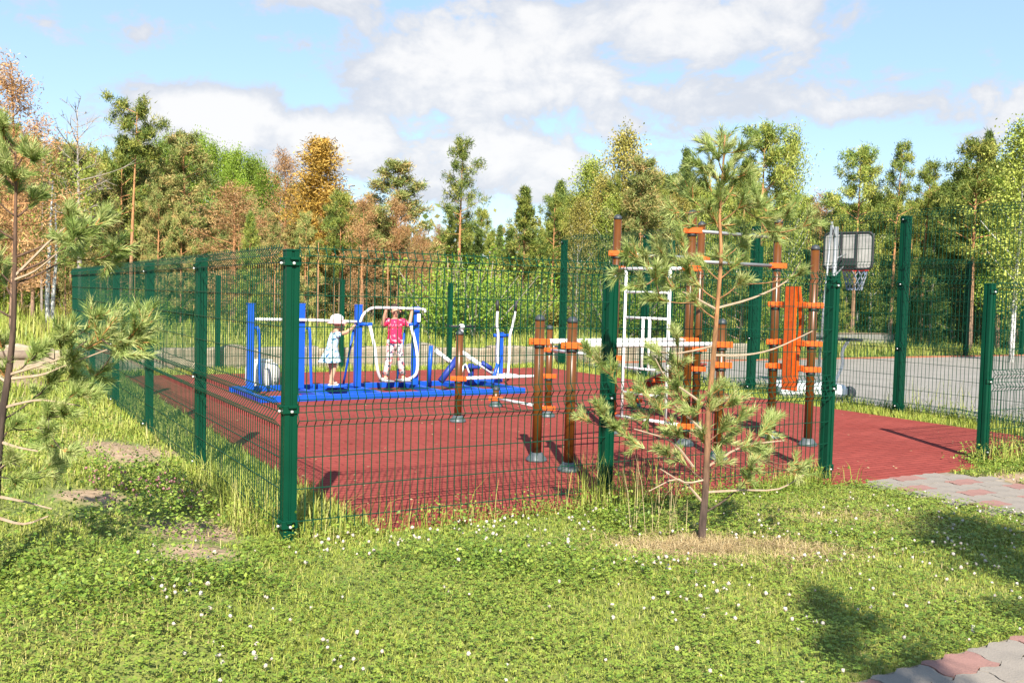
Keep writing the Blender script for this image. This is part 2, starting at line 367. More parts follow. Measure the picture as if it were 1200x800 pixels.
# bare trodden earth worn into the meadow soil at four spots
t = gm.node_tree; b_ = t.nodes['Principled BSDF']; co = t.nodes.new('ShaderNodeTexCoord'); sx = t.nodes.new('ShaderNodeSeparateXYZ'); t.links.new(co.outputs['Object'], sx.inputs[0])
def gmth(op, a, b=None):
    n = t.nodes.new('ShaderNodeMath'); n.operation = op
    for i, v in enumerate((a, b)):
        if v is None: continue
        if isinstance(v, (int, float)): n.inputs[i].default_value = v
        else: t.links.new(v, n.inputs[i])
    return n.outputs[0]
BARE = [(-.42, 3.7, .42, .8), (-.5, .45, .36, .5), (-.62, -.25, .26, .34), (6.95, -.75, .75, .2), (-1.0, 1.3, .3, .3)]
tot = None
for ca, cb, ra, rb in BARE:
    p = cw(ca, cb); rr = (ra+rb)/2; dx = gmth('MULTIPLY', gmth('SUBTRACT', sx.outputs[0], p.x), 1/rr); dy = gmth('MULTIPLY', gmth('SUBTRACT', sx.outputs[1], p.y), 1/rr)
    g = gmth('POWER', 2.718, gmth('MULTIPLY', gmth('ADD', gmth('MULTIPLY', dx, dx), gmth('MULTIPLY', dy, dy)), -.8)); tot = g if tot is None else gmth('MAXIMUM', tot, g)
mr = t.nodes.new('ShaderNodeMapRange'); mr.inputs[1].default_value = .45; mr.inputs[2].default_value = .8; t.links.new(gmth('ADD', tot, gmth('MULTIPLY', gmth('SUBTRACT', tnoise(t, co, 5), .5), .9)), mr.inputs[0])
er = t.nodes.new('ShaderNodeValToRGB'); er.color_ramp.elements[0].position = .3; er.color_ramp.elements[0].color = (.2, .125, .07, 1); er.color_ramp.elements[1].position = .7; er.color_ramp.elements[1].color = (.40, .29, .185, 1); t.links.new(tnoise(t, co, 14, 8, .7), er.inputs[0])
mx = t.nodes.new('ShaderNodeMix'); mx.data_type = 'RGBA'; src = b_.inputs['Base Color'].links[0].from_socket; t.links.new(mr.outputs[0], mx.inputs[0]); t.links.new(src, mx.inputs[6]); t.links.new(er.outputs[0], mx.inputs[7]); t.links.new(mx.outputs[2], b_.inputs['Base Color'])

# ---------------------------------------------------------------- fences
WZ = [(1.91, 0), (1.889, 0), (1.839, .035), (1.794, 0), (1.59, 0), (1.387, 0), (1.189, 0), (.973, 0), (.925, .035), (.88, 0), (.84, 0), (.79, .035), (.75, 0), (.549, 0), (.348, 0), (.14, 0), (.07, 0)]
def panel_mesh(L, prof, hz, step=.056, r=.0035, name='mesh_panel'):
    mb = MB(); n = int(L/step)
    for i in range(n+1):
        x = L*i/n; mb.tube([(x, -y, z) for z, y in prof], r, 4, False)
    for z, y in hz: mb.tube([(0, -y-r*1.3, z), (L/2, -y-r*1.3, z), (L, -y-r*1.3, z)], r*1.15, 4, False)
    return mb.mesh(name, M['wire'])
LP = panel_mesh(2.445, WZ, WZ[1:-1])
TZ = [(3.02, 0), (2.98, 0), (2.93, .035), (2.88, 0), (2.68, 0), (2.48, 0), (2.28, 0), (2.23, .035), (2.18, 0), (2.06, 0), (2.0, 0), (1.95, .035), (1.9, 0), (1.7, 0), (1.5, 0), (1.3, 0), (1.1, 0), (1.05, .035), (1.0, 0), (.8, 0), (.6, 0), (.4, 0), (.2, 0), (.15, .035), (.1, 0)]
TP = panel_mesh(2.9, TZ, TZ, .06)
FP = panel_mesh(2.94, [(3.17, 0), (1.95, 0), (1.9, .05), (1.85, 0), (.06, 0)], [(3.15, 0), (3.1, .04), (3.05, 0), (2.6, 0), (2.1, 0), (1.95, 0), (1.9, .05), (1.85, 0), (1.4, 0), (.9, 0), (.4, 0), (.1, 0)], .07)
def post_mesh(h, w, grooves=True):
    mb = MB(); k = w/2; g = w*.1
    pts = [(-k, -k), (-g, -k), (-g, -k+.008), (g, -k+.008), (g, -k), (k, -k), (k, -g), (k-.008, -g), (k-.008, g), (k, g), (k, k), (g, k), (g, k-.008), (-g, k-.008), (-g, k), (-k, k), (-k, g), (-k+.008, g), (-k+.008, -g), (-k, -g)]
    mb.prism(pts, -.3, h); mb.box((0, 0, h+.006), (w*1.06, w*1.06, .014), None, .004)
    return mb.mesh('post', M['green'])
PL = post_mesh(1.865, .084); PT = post_mesh(2.93, .115); PF = post_mesh(3.15, .12)
CLM = MB().box((0, 0, 0), (.104, .012, .055), None, .004).box((0, -.012, .018), (.05, .02, .012)).mesh('clamp', M['green'])
BLT = MB().lathe([(.010, 0), (.010, .012), (.005, .016)], 8).mesh('bolt', M['bolt'])
def add_post(f, x, y, me, clz=(), faces=((0, -1),), w=.084):
    p = link('post', me, None, f, (x, y, 0))
    for dx, dy in faces:
        for z in clz:
            c = link('clamp', CLM, None, p, (dx*(w/2+.006), dy*(w/2+.006), z)); c.rotation_euler = (0, 0, math.atan2(dy, dx)+math.pi/2)
            if z < 1.2 or z > 1.7:
                # bolt kept as one level: lies on the clamp plate
                b = link('bolt', BLT, None, p, (dx*(w/2+.013), dy*(w/2+.013), z-.012)); b.rotation_euler = Vector((dx, dy, 0)).to_track_quat('Z', 'Y').to_euler()
    return p
CZ = (1.80, .86, .12)
SP = 2.525
# front fence
ff = thing('wire_fence', 'green welded wire fence run nearest the lawn, with two panels between three square posts', 'fence', cw(0, 0), YAW)
add_post(ff, 0, 0, PL, CZ, ((0, -1), (-1, 0))); add_post(ff, SP, 0, PL, CZ); add_post(ff, 2*SP, 0, PL, CZ, ((0, -1), (1, 0)))
for k in range(2): link('mesh_panel', LP, None, ff, (k*SP+.04, -.048, 0))
# left fence
lf = thing('wire_fence', 'green wire fence running away along the left side of the red court', 'fence', cw(0, 0), YAW)
for k in range(1, 6): add_post(lf, 0, k*SP, PL, CZ if k < 4 else (), ((-1, 0),))
for k in range(5):
    o = link('mesh_panel', LP, None, lf, (-.048, (k+1)*SP-.04, 0)); o.rotation_euler = (0, 0, -math.pi/2)
# back fence
bf = thing('wire_fence', 'green wire fence along the far back edge of the red court, before the forest meadow', 'fence', cw(0, 5*SP), YAW)
for k in range(1, 4): add_post(bf, k*SP, 0, PL)
for k in range(4):
    o = link('mesh_panel', LP, None, bf, (k*SP+.04, -.048, 0)); o.scale = (1 if k < 3 else 1.03, 1, 1)
# stub right of the gate
sf = thing('wire_fence', 'single green fence panel and post right of the open gateway', 'fence', cw(7.46, 0), YAW)
add_post(sf, 0, 0, PL, CZ, ((0, -1), (1, 0)))
link('mesh_panel', LP, None, sf, (.04, -.048, 0)); add_post(sf, SP, 0, PL)
# tall side fence between the courts
tf = thing('tall_wire_fence', 'tall green fence between the red court and the grey asphalt court', 'fence', cw(10.2, .06), YAW)
for k in range(5): add_post(tf, 0, 3*k, PT, (2.9, 1.95, 1.0, .15), ((-1, 0),), .115)
for k in range(4):
    o = link('mesh_panel', TP, None, tf, (-.065, 3*(k+1)-.05, 0)); o.rotation_euler = (0, 0, -math.pi/2)
# far fence
rf = thing('tall_wire_fence', 'tall green fence on the far side of the grey asphalt court', 'fence', cw(14.05, 12.83), YAW)
for k in range(8): add_post(rf, 3.18*k, 0, PF)
for k in range(-1, 7):
    o = link('mesh_panel', FP, None, rf, (3.18*k+.06, -.07, 0)); o.scale = (1.04, 1, 1)

# ---------------------------------------------------------------- brown post workout complex
wc = thing('workout_frame', 'brown post workout frame with orange clamps, white bars, ladder and orange back board', 'exercise frame', cw(4.9, 2, .02), YAW)
WA, WB = 4.9, 2.
FOOT = MB().lathe([(.102, 0), (.106, .010), (.10, .026), (.068, .064), (.058, .082), (.052, .084)], 18).mesh('foot', M['foot'])
CAP = MB().lathe([(.049, 0), (.050, .02), (.045, .034), (.03, .052), (.012, .06)], 14).mesh('cap', M['cap'])
CLAMP = MB().lathe([(.050, -.03), (.0585, -.03), (.0585, .03), (.050, .03)], 16).box((0, -.045, 0), (.205, .032, .062), None, .006).box((-.066, -.064, 0), (.03, .012, .026), None, .004).box((.07, -.062, 0), (.02, .006, .02))
CLAMP = CLAMP.mesh('clamp', M['orange'])
RING = MB().lathe([(.0475, 0), (.0525, 0), (.0525, .03), (.0475, .03)], 14).mesh('ring', M['black'])
def brown_post(a, b, h, clamps=(), r=.0465):
    x, y = a-WA, b-WB
    p = MB().tube([(0, 0, 0), (0, 0, h)], r, 16).obj('post', M['brown'], wc, (x, y, 0))
    link('cap', CAP, None, p, (0, 0, h-.004)); link('foot', FOOT, None, p, (0, 0, 0))
    for z, ang in clamps:
        c = link('clamp', CLAMP, None, p, (0, 0, z)); c.rotation_euler = (0, 0, ang)
        link('ring', RING, None, p, (0, 0, z-.062))
    return p
PO = dict(pa=(3.59, 4.53), pb=(4.85, 5.77), pc=(3.03, 1.79), pd=(3.02, 1.22), pe=(4.95, 4.55), pf=(4.85, 3.0), pg=(5.07, 1.95), ph=(6.13, 2.97), pi=(6.44, 2.0), pj=(6.42, 1.42), pk=(4.8, 1.15), pl=(6.78, 5.0))
cv = -YAW  # clamp plates face the lawn
brown_post(*PO['pa'], 1.10, [(.55, cv)]); brown_post(*PO['pb'], .24, [(.12, cv)])
brown_post(*PO['pc'], 1.37, [(1.165, cv)]); brown_post(*PO['pd'], 1.37, [(1.16, cv)])
brown_post(*PO['pe'], 1.17, [(.90, cv), (.55, cv), (.12, cv)])
brown_post(*PO['pf'], 2.53, [(2.13, cv), (1.95, cv), (.90, cv), (.22, cv)])
brown_post(*PO['pg'], 2.53, [(2.36, cv), (1.95, cv), (1.165, cv), (.22, cv)])
brown_post(*PO['ph'], 2.53, [(2.13, cv), (1.0, cv), (.75, cv)])
brown_post(*PO['pi'], 2.53, [(2.37, cv), (2.03, cv), (1.58, cv), (1.14, cv), (.86, cv)])
brown_post(*PO['pj'], 2.20, [(1.58, cv), (1.15, cv), (.86, cv)])
brown_post(*PO['pk'], 1.37, [(1.165, cv), (.96, cv)])
brown_post(*PO['pl'], .22, [(.11, cv)])
def bar(p, q, z0, z1=None, r=.018, m='white', name='bar'):
    (a0, b0), (a1, b1) = PO.get(p, p), PO.get(q, q); z1 = z0 if z1 is None else z1
    P, Q = Vector((a0-WA, b0-WB, z0)), Vector((a1-WA, b1-WB, z1)); d = (Q-P).normalized()
    return MB().tube([P+d*.05, Q-d*.05], r, 10).obj(name, M[m], wc)
bar('pa', 'pe', .55, r=.021); bar('pb', 'pe', .12, r=.021); bar('pe', 'pf', .90, r=.02)
bar('pc', 'pg', 1.165, r=.026); bar('pd', 'pk', 1.165, r=.026)
bar('pf', 'pg', 1.95, r=.019); bar('pf', 'pg', .22, r=.019)
bar('pf', 'ph', 2.13, r=.019, m='steel'); bar('pg', 'pi', 2.36, r=.019, m='steel'); bar('pg', 'pi', 2.03, r=.019, m='steel')
# hanging ladder in the plane between two tall posts
pf, pg = Vector((PO['pf'][0]-WA, PO['pf'][1]-WB, 0)), Vector((PO['pg'][0]-WA, PO['pg'][1]-WB, 0))
def lp(u, z): q = pf.lerp(pg, u); return (q.x, q.y, z)
for u in (.14, .74): MB().tube([lp(u, 1.935), lp(u, .235)], .019, 10).obj('ladder_rail', M['white'], wc)
for z in (1.68, 1.385, 1.09, .80, .51): MB().tube([lp(.155, z), lp(.725, z)], .0155, 8).obj('rung', M['white'], wc)
for u in (.40, .49): MB().tube([lp(u, 1.37), lp(u, .815)], .017, 8).obj('ladder_rail', M['white'], wc)
# orange back board: three curved planks between two posts, on three brackets
bx, by = 6.43-WA, 1.71-WB
def plank(y0, w, off0, bulge, z0=.60, z1=1.79, th=.035):
    mb = MB(); n = 14
    for i in range(n+1):
        u = i/n; z = z0+(z1-z0)*u; off = off0+bulge*math.sin(math.pi*u)*(1-.55*math.sin(2*math.pi*u))
        mb.v += [(bx+off, by+y0-w/2, z), (bx+off, by+y0+w/2, z), (bx+off+th, by+y0+w/2, z), (bx+off+th, by+y0-w/2, z)]
    for i in range(n):
        for j in range(4): mb.f.append((i*4+j, i*4+(j+1) % 4, i*4+4+(j+1) % 4, i*4+4+j)); mb.sm.append(False)
    mb.f += [(3, 2, 1, 0), (n*4, n*4+1, n*4+2, n*4+3)]; mb.sm += [False, False]
    return mb.obj('board', M['orangewood'], wc)
plank(.055, .074, -.05, 0); plank(-.022, .074, -.05, 0); plank(-.082, .042, -.045, .055)
for z in (1.58, 1.145, .86):
    MB().box((bx+.012, by, z), (.05, .50, .07), None, .008).obj('bracket', M['orange'], wc)
# sloping bench of dark red boards
b0, b1 = Vector((6.62-WA, 4.75-WB, .30)), Vector((6.2-WA, 3.08-WB, .80)); dl = (b1-b0); ln = dl.length; dn = dl.normalized(); sd = dn.cross(Vector((0, 0, 1))).normalized(); up = sd.cross(dn)
rot = Matrix((dn, sd, up)).transposed()
for k in (-1, 0, 1): MB().box((b0+b1)/2+sd*.115*k, (ln, .105, .03), rot, .004).obj('board', M['redwood'], wc)
for u in (.08, .5, .92): MB().box(b0.lerp(b1, u)-up*.04, (.06, .36, .05), rot, .004).obj('bracket', M['orange'], wc)
MB().tube([b0-up*.05, (PO['pl'][0]-WA, PO['pl'][1]-WB, .11)], .02, 8).obj('bar', M['steel'], wc)

# ---------------------------------------------------------------- blue trainer frame
tf0 = thing('trainer_frame', 'long blue steel frame carrying white handled walkers and pull machines on the red court', 'exercise machine', cw(4.0, 8.0, .02), YAW)
TA, TB = 4.0, 8.0
def L(a, b, z): return (a-TA, b-TB, z)
def bbox(name, a0, a1, b0, b1, z0, z1, m='blue'): return MB().box(L((a0+a1)/2, (b0+b1)/2, (z0+z1)/2), (a1-a0, b1-b0, z1-z0), None, .006).obj(name, M[m], tf0)
bbox('base_rail', 1.85, 6.25, 7.22, 7.30, 0, .09); bbox('base_rail', 1.80, 6.55, 8.72, 8.80, 0, .09)
for a in (1.89, 2.78, 3.74, 4.75, 5.5, 6.21): bbox('cross_rail', a-.04, a+.04, 7.302, 8.718, .002, .085)
UPS = [(1.98, 1.38), (2.76, 1.39), (3.70, 1.39), (4.71, 1.37), (6.33, .95)]
for a, h in UPS:
    bbox('upright', a-.05, a+.05, 8.2, 8.3, .087, h)
    MB().box(L(a, 8.25, h+.006), (.108, .108, .014), None, .003).obj('end_cap', M['blue'], tf0)
def tb(name, pts, r, m, n=10): return MB().tube([L(*p) for p in pts], r, n).obj(name, M[m], tf0)
def bez(pts, n=6):
    """Catmull-Rom through points"""
    P = [Vector(p) for p in pts]; P = [P[0]*2-P[1]]+P+[P[-1]*2-P[-2]]; o = []
    for i in range(1, len(P)-2):
        for k in range(n):
            t = k/n; a, b, c, d = P[i-1], P[i], P[i+1], P[i+2]
            o.append(.5*((2*b)+(c-a)*t+(2*a-5*b+4*c-d)*t*t+(3*b-a-3*c+d)*t**3))
    return [tuple(p) for p in o+[P[-2]]]
tb('handlebar', [(2.03, 8.17, 1.155), (2.8, 8.17, 1.15), (3.64, 8.17, 1.13)], .022, 'white')
tb('handlebar', bez([(3.70, 8.17, 1.12), (3.74, 8.13, 1.25), (3.86, 8.12, 1.345), (4.05, 8.12, 1.36), (4.5, 8.12, 1.355), (4.78, 8.12, 1.345), (4.82, 8.12, 1.30)]), .021, 'white')
MB().box(L(4.73, 8.175, 1.2), (.05, .05, .14), None, .008).obj('bracket', M['white'], tf0)
# swinging walker arms with their pedals
tb('pedal_arm', bez([(3.84, 8.1, 1.07), (3.92, 8.08, .72), (4.0, 8.16, .40), (4.10, 8.25, .21), (4.24, 8.28, .15)]), .026, 'white')
tb('pedal_arm', bez([(4.56, 8.1, 1.07), (4.66, 8.08, .66), (4.70, 8.14, .32), (4.64, 8.24, .2), (4.45, 8.28, .15)]), .026, 'white')
tb('pivot_bar', [(3.70, 8.2, 1.09), (3.88, 8.1, 1.09)], .03, 'blue'); tb('pivot_bar', [(4.71, 8.2, 1.09), (4.54, 8.1, 1.09)], .03, 'blue')
for a, b in ((4.20, 8.24), (4.50, 8.24)): MB().box(L(a, b, .165), (.17, .30, .03), None, .012).obj('pedal', M['steel'], tf0)
tb('swing_arm', [(3.66, 8.34, 1.0), (3.52, 8.40, .10)], .018, 'blue'); tb('swing_arm', [(4.56, 8.34, 1.0), (4.46, 8.42, .12)], .018, 'blue')
for a in (2.06, 2.85): tb('swing_arm', bez([(a-.03, 8.15, 1.03), (a, 8.1, .98), (a+.02, 8.1, .5), (a+.04, 8.1, .10)]), .022, 'blue')
# twist disc
MB().lathe([(.05, 0), (.05, .03), (.21, .035), (.215, .05), (.2, .06)], 20).obj('twist_disc', M['blue'], tf0, L(3.22, 8.0, .088))
bbox('disc_beam', 2.82, 3.7, 7.96, 8.04, .003, .084)
# rowing seat machine
tb('stem', [(5.42, 8.1, .09), (5.46, 8.05, .6), (5.44, 8.0, 1.06)], .032, 'white')
MB().lathe([(.05, 0), (.055, .05), (.03, .08)], 12).obj('stem_head', M['white'], tf0, L(5.44, 8.0, 1.03))
tb('grip', [(5.20, 7.98, 1.075), (5.68, 7.98, 1.075)], .02, 'black')
tb('seat_beam', [(5.02, 7.9, .17), (5.38, 7.95, .58)], .055, 'darkblue')
tb('seat_post', [(5.1, 8.5, .09), (5.12, 8.5, .72)], .035, 'blue'); MB().box(L(5.12, 8.5, .62), (.06, .05, .2), None, .01).obj('grip', M['black'], tf0)
tb('footrest_arm', bez([(5.25, 7.7, .14), (5.38, 7.75, .45), (5.5, 7.8, .3)]), .016, 'white')
tb('link_arm', [(5.62, 8.3, .62), (6.2, 8.15, .22)], .035, 'white'); tb('link_arm', [(5.1, 8.3, .66), (5.5, 8.2, .36)], .035, 'white')
tb('pad', [(5.95, 8.2, .44), (6.12, 8.15, .33)], .045, 'darkblue')
tb('seat_post', [(5.8, 8.3, .08), (5.8, 8.3, .42)], .05, 'darkblue'); MB().box(L(5.82, 8.3, .36), (.22, .24, .06), None, .02).obj('seat', M['darkblue'], tf0)
# ski levers at the far end
for a, s in ((6.22, -1), (6.46, 1)):
    tb('lever', bez([(a-.02*s, 8.12, .26), (a, 8.12, .6), (a, 8.12, .92), (a+.04*s, 8.1, 1.1), (a+.06*s, 8.06, 1.36)]), .022, 'white')
    tb('grip', [(a+.06*s, 8.06, 1.34), (a+.07*s, 8.05, 1.52)], .026, 'black')
    MB().box(L(a-.02*s, 8.05, .235), (.12, .32, .03), None, .012).obj('pedal', M['white'], tf0)
tb('pivot_bar', [(6.18, 8.2, .91), (6.5, 8.2, .91)], .03, 'blue')
tb('brace', [(6.33, 8.2, .6), (6.05, 8.0, .1)], .03, 'blue')

# ---------------------------------------------------------------- white drum and crate behind the frame
dr = thing('plastic_drum', 'squat white plastic drum beside the left end of the blue frame', 'drum', cw(2.42, 9.15, .02))
MB().lathe([(.20, 0), (.26, .03), (.28, .18), (.275, .32), (.24, .40), (.17, .44), (.1, .45)], 20).obj('body', M['drum'], dr)
MB().lathe([(.17, 0), (.175, .03), (.14, .035)], 18).obj('lid', M['drum'], dr, (0, 0, .442))
cr_ = thing('wire_basket', 'small dark wire basket in front of the white drum', 'basket', cw(2.66, 8.92, .02), YAW)
mb = MB()
for z in (.01, .07, .13, .19):
    for p, q in (((-.12, -.09), (.12, -.09)), ((.12, -.09), (.12, .09)), ((.12, .09), (-.12, .09)), ((-.12, .09), (-.12, -.09))): mb.tube([(*p, z), (*q, z)], .005, 4)
for i in range(6):
    x = -.12+.048*i; mb.tube([(x, -.09, 0), (x, -.09, .2)], .005, 4); mb.tube([(x, .09, 0), (x, .09, .2)], .005, 4); mb.tube([(x, -.09, .008), (x, .09, .008)], .005, 4)
mb.obj('wires', M['black'], cr_)

# ---------------------------------------------------------------- low stone wall behind the court
sw = thing('low_stone_wall', 'low wall of pale stone blocks behind the back fence, its top uneven', 'wall', cw(0, 13.0), YAW)
x = -2.4; i = 0
while x < 16.5:
    w = rnd.uniform(.7, 1.35); h = rnd.uniform(.40, .47); n = 7; mb = MB(); V = []
    for k in range(n+1):
        u = k/n; xx = x+.008+(w-.016)*u; zt = h+rnd.uniform(-.02, .02)+(.10*math.sin(math.pi*u) if i % 4 == 1 else 0)
        V += [(xx, -.14, -.1), (xx, -.15+rnd.uniform(-.012, .012), zt-.03), (xx, -.11, zt), (xx, .12, zt), (xx, .15, zt-.03), (xx, .15, -.1)]
    F = [(k*6+j, k*6+(j+1) % 6, k*6+6+(j+1) % 6, k*6+6+j) for k in range(n) for j in range(6)]+[(5, 4, 3, 2, 1, 0), tuple(range(n*6, n*6+6))]
    mb.add(V, F).obj('stone', M['sandstone'] if i % 3 else M['concrete'], sw); x += w; i += 1
lg = MB().tube(bez([(0, 0, 0), (.7, .04, .01), (1.5, .02, -.01), (2.3, -.03, .01)], 4), [.085]*4+[.095]*5+[.08]*4, 10).obj('log', M['log'], None, cw(-2.9, 12.0, .46)); lg.rotation_euler = (0, R(1), YAW-.15)
tag(lg, 'grey brown log lying along the top of the sand bank beyond the left fence corner', 'log')
sb = MB()
n = 18; V = []
for i in range(n):
    for j in range(9):
        u, v = i/(n-1)*2-1, j/8*2-1; h = max(0, 1-u*u)**.6*max(0, 1-v*v)**.6; V.append((u*1.9, v*1.1, -.05+.24*h+.03*math.sin(7*u+3*v)))
sb.add(V, [(i*9+j, i*9+9+j, i*9+10+j, i*9+1+j) for i in range(n-1) for j in range(8)], True)
o = sb.obj('sand_bank', em, None, cw(-2.2, 11.7)); o.rotation_euler = (0, 0, YAW-.1); tag(o, kind='structure')

# ---------------------------------------------------------------- concrete blocks beyond the far fence
for k, (a0, a1) in enumerate(((24.6, 26.55), (26.6, 28.9))):
    t_ = thing('concrete_block', ('shorter' if k == 0 else 'longer')+' grey concrete block lying on grass beyond the asphalt, '+('left of its neighbour' if k == 0 else 'right of its neighbour'), 'block', cw((a0+a1)/2, 17.5), YAW-.12)
    MB().box((0, 0, .23), (a1-a0, .5, .62), None, .02).obj('body', M['greyconc'], t_)
    MB().box((0, 0, .558), (a1-a0+.04, .54, .03), None, .008).obj('coping', M['log'], t_)

# ---------------------------------------------------------------- basketball stand
bs = thing('basketball_stand', 'portable basketball stand seen from behind, with white weighted base on asphalt', 'basketball stand', (5.15, 15.9, .014), R(4))
mb = MB(); mb.box((-.05, .1, .14), (1.15, .85, .22), None, .06).obj('base', M['white'], bs)
MB().box((-.05, .1, .02), (1.2, .9, .04), None, .01).obj('skid', M['black'], bs)
for x_, y_ in ((.52, -.22), (.52, .42)):
    o = MB().lathe([(.05, -.04), (.105, -.04), (.115, 0), (.105, .04), (.05, .04)], 16).obj('wheel', M['cap'], bs, (x_+.06, y_, .115)); o.rotation_euler = (math.pi/2, 0, 0)
MB().tube([(.40, .2, .24), (.42, .25, 1.6), (.47, .32, 2.95)], [.05, .042, .034], 12).obj('pole', M['steel'], bs)
MB().tube([(.14, .05, .2), (.20, .1, 1.5), (.31, .15, 3.02)], .02, 8).obj('strut', M['steel'], bs)
for p, q in (((.31, .15, 3.0), (.74, .58, 2.3)), ((.31, .15, 3.0), (.62, .66, 2.45)), ((.47, .3, 2.4), (.78, .6, 2.5)), ((.44, .25, 2.1), (.74, .6, 2.28))):
    MB().tube([p, q], .013, 6).obj('strut', M['steel'], bs)
MB().tube(bez([(.42, .05, .24), (.52, -.02, .55), (.48, -.1, .8), (.54, -.18, 1.0)]), .026, 8).obj('handle_arm', M['white'], bs)
MB().tube([(-.05, -.2, 1.03), (.78, -.2, 1.01)], .024, 8).obj('handle', M['black'], bs)
# board: rounded frame, three panels, seen from the back and turned to the right
bw, bh, bz = .86, .64, 2.56; rc = .09
def rrect(w, h, r, n=5):
    P = []
    for cx_, cz_, a0 in ((w/2-r, h/2-r, 0), (-w/2+r, h/2-r, 90), (-w/2+r, -h/2+r, 180), (w/2-r, -h/2+r, 270)):
        for k in range(n+1): t_ = R(a0+90*k/n); P.append((cx_+r*math.cos(t_), cz_+r*math.sin(t_)))
    return P
def turned(o): o.location = (.84, .66, 0); o.rotation_euler = (0, 0, R(-42)); return o
P = rrect(bw, bh, rc); turned(MB().tube([(x, 0, bz+z) for x, z in P+P[:1]], .022, 8, False).obj('board_frame', M['black'], bs))
P2 = rrect(bw-.03, bh-.03, rc); mb = MB(); n = len(P2)
turned(mb.add([(x, .0, bz+z) for x, z in P2]+[(x, .02, bz+z) for x, z in P2], [tuple(range(n)), tuple(range(2*n-1, n-1, -1))]+[(i, n+i, n+(i+1) % n, (i+1) % n) for i in range(n)]).obj('backboard', M['board'], bs))
for x in (-.12, .15): turned(MB().box((x, -.02, bz), (.035, .03, bh-.02)).obj('board_rib', M['black'], bs))
turned(MB().box((0, -.035, bz-.20), (.32, .04, .14), None, .006).obj('mount', M['black'], bs))
ry, rz_ = .42, bz-.33
turned(MB().tube([(.225*math.cos(2*math.pi*k/24), ry+.225*math.sin(2*math.pi*k/24), rz_) for k in range(25)], .012, 6, False).obj('rim', M['red'], bs))
turned(MB().box((0, .1, rz_+.01), (.12, .18, .05), None, .008).obj('rim_bracket', M['red'], bs))
M['net'] = mat('net_cord', (.3, .3, .3), .8, (.08, .14, .26), 6)
mb = MB()
for k in range(12):
    for s in (1, -1):
        mb.tube([((.22-.09*u)*math.cos(2*math.pi*k/12+s*u*1.0), ry+(.22-.09*u)*math.sin(2*math.pi*k/12+s*u*1.0), rz_-.36*u) for u in (0, .33, .66, 1)], .007, 4, False)
turned(mb.obj('net', M['net'], bs))

# ---------------------------------------------------------------- far roadside sign and far block of flats
sg = thing('road_sign', 'small red sign on a white and red pole among the trees beyond the asphalt', 'sign', (at(1076, 46), 46, 0))
for k in range(6): MB().tube([(0, 0, -.1+.42*k), (0, 0, .32+.42*k)], .07, 8).obj('pole_section', M['white'] if k != 2 else M['red'], sg)
MB().box((.35, -.02, 2.0), (.75, .06, .34), None, .01).obj('sign_plate', M['red'], sg)
wp = thing('marker_post', 'short white post left of the red sign beyond the asphalt', 'post', (at(1067, 46), 46, 0))
MB().tube([(0, 0, -.1), (0, 0, 1.35)], .11, 10).obj('post_body', M['white'], wp); MB().lathe([(.12, 0), (.1, .08), (.03, .1)], 10).obj('post_cap', M['greyconc'], wp, (0, 0, 1.35))
fl = thing('apartment_block', 'pale grey block of flats glimpsed between trees left of the basketball board', 'building', (at(952, 190), 190, 0))
wl = mat('pale_render', (.62, .60, .58), .9, (.7, .68, .66), 1); gl = mat('window_glass', (.12, .15, .18), .15)
MB().box((0, 0, 9.5), (14, 12, 19.4)).obj('wall', wl, fl); MB().box((0, 0, 19.5), (14.6, 12.6, .6)).obj('roof', M['greyconc'], fl)
wm = MB().box((0, 0, 0), (1.3, .3, 1.5)).mesh('window', gl)
for i in range(6):
    for j in range(6): link('window', wm, None, fl, (-5.6+2.24*i, -6, 2+3*j))

# ---------------------------------------------------------------- the two girls
def skin_body(name, nodes, edges, m, parent, sub=2):
    keys = list(nodes); me = bpy.data.meshes.new(name)
    me.from_pydata([nodes[k][0] for k in keys], [(keys.index(a), keys.index(b)) for a, b in edges], []); me.update()
    o = link(name, me, m, parent); md = o.modifiers.new('skin', 'SKIN'); md.use_smooth_shade = True
    if not me.skin_vertices: me.update()
    for i, k in enumerate(keys): r = nodes[k][1]; me.skin_vertices[0].data[i].radius = (r, r) if not isinstance(r, tuple) else r
    me.skin_vertices[0].data[0].use_root = True
    sb = o.modifiers.new('subdivision', 'SUBSURF'); sb.levels = sub; sb.render_levels = sub
    return o
def add_hand(N, E, wrist, palm, side, fwd, up, curl):
    """five finger chains rooted in the palm: side = across the knuckles, fwd = finger direction, up = back of hand"""
    w = Vector(N[wrist][0]); p = Vector(palm); N[wrist+'_palm'] = (tuple(p), .017); E.append((wrist, wrist+'_palm'))
    side, fwd, up = Vector(side).normalized(), Vector(fwd).normalized(), Vector(up).normalized()
    for i in range(4):
        ln = (.030, .036, .034, .027)[i]; b = p+side*(.0135*(i-1.5))+fwd*.018
        q1 = b+fwd*ln*.55*math.cos(curl*.4)-up*ln*.55*math.sin(curl*.4); q2 = q1+fwd*ln*.6*math.cos(curl)-up*ln*.6*math.sin(curl)
        for j, q in enumerate((b, q1, q2)): N[f'{wrist}f{i}{j}'] = (tuple(q), (.0075, .0065, .0055)[j])
        E += [(wrist+'_palm', f'{wrist}f{i}0'), (f'{wrist}f{i}0', f'{wrist}f{i}1'), (f'{wrist}f{i}1', f'{wrist}f{i}2')]
    t1 = p-side*.024-up*.006+fwd*.004; t2 = t1+fwd*.018-up*.016
    N[wrist+'t0'] = (tuple(t1), .0085); N[wrist+'t1'] = (tuple(t2), .0065); E += [(wrist+'_palm', wrist+'t0'), (wrist+'t0', wrist+'t1')]
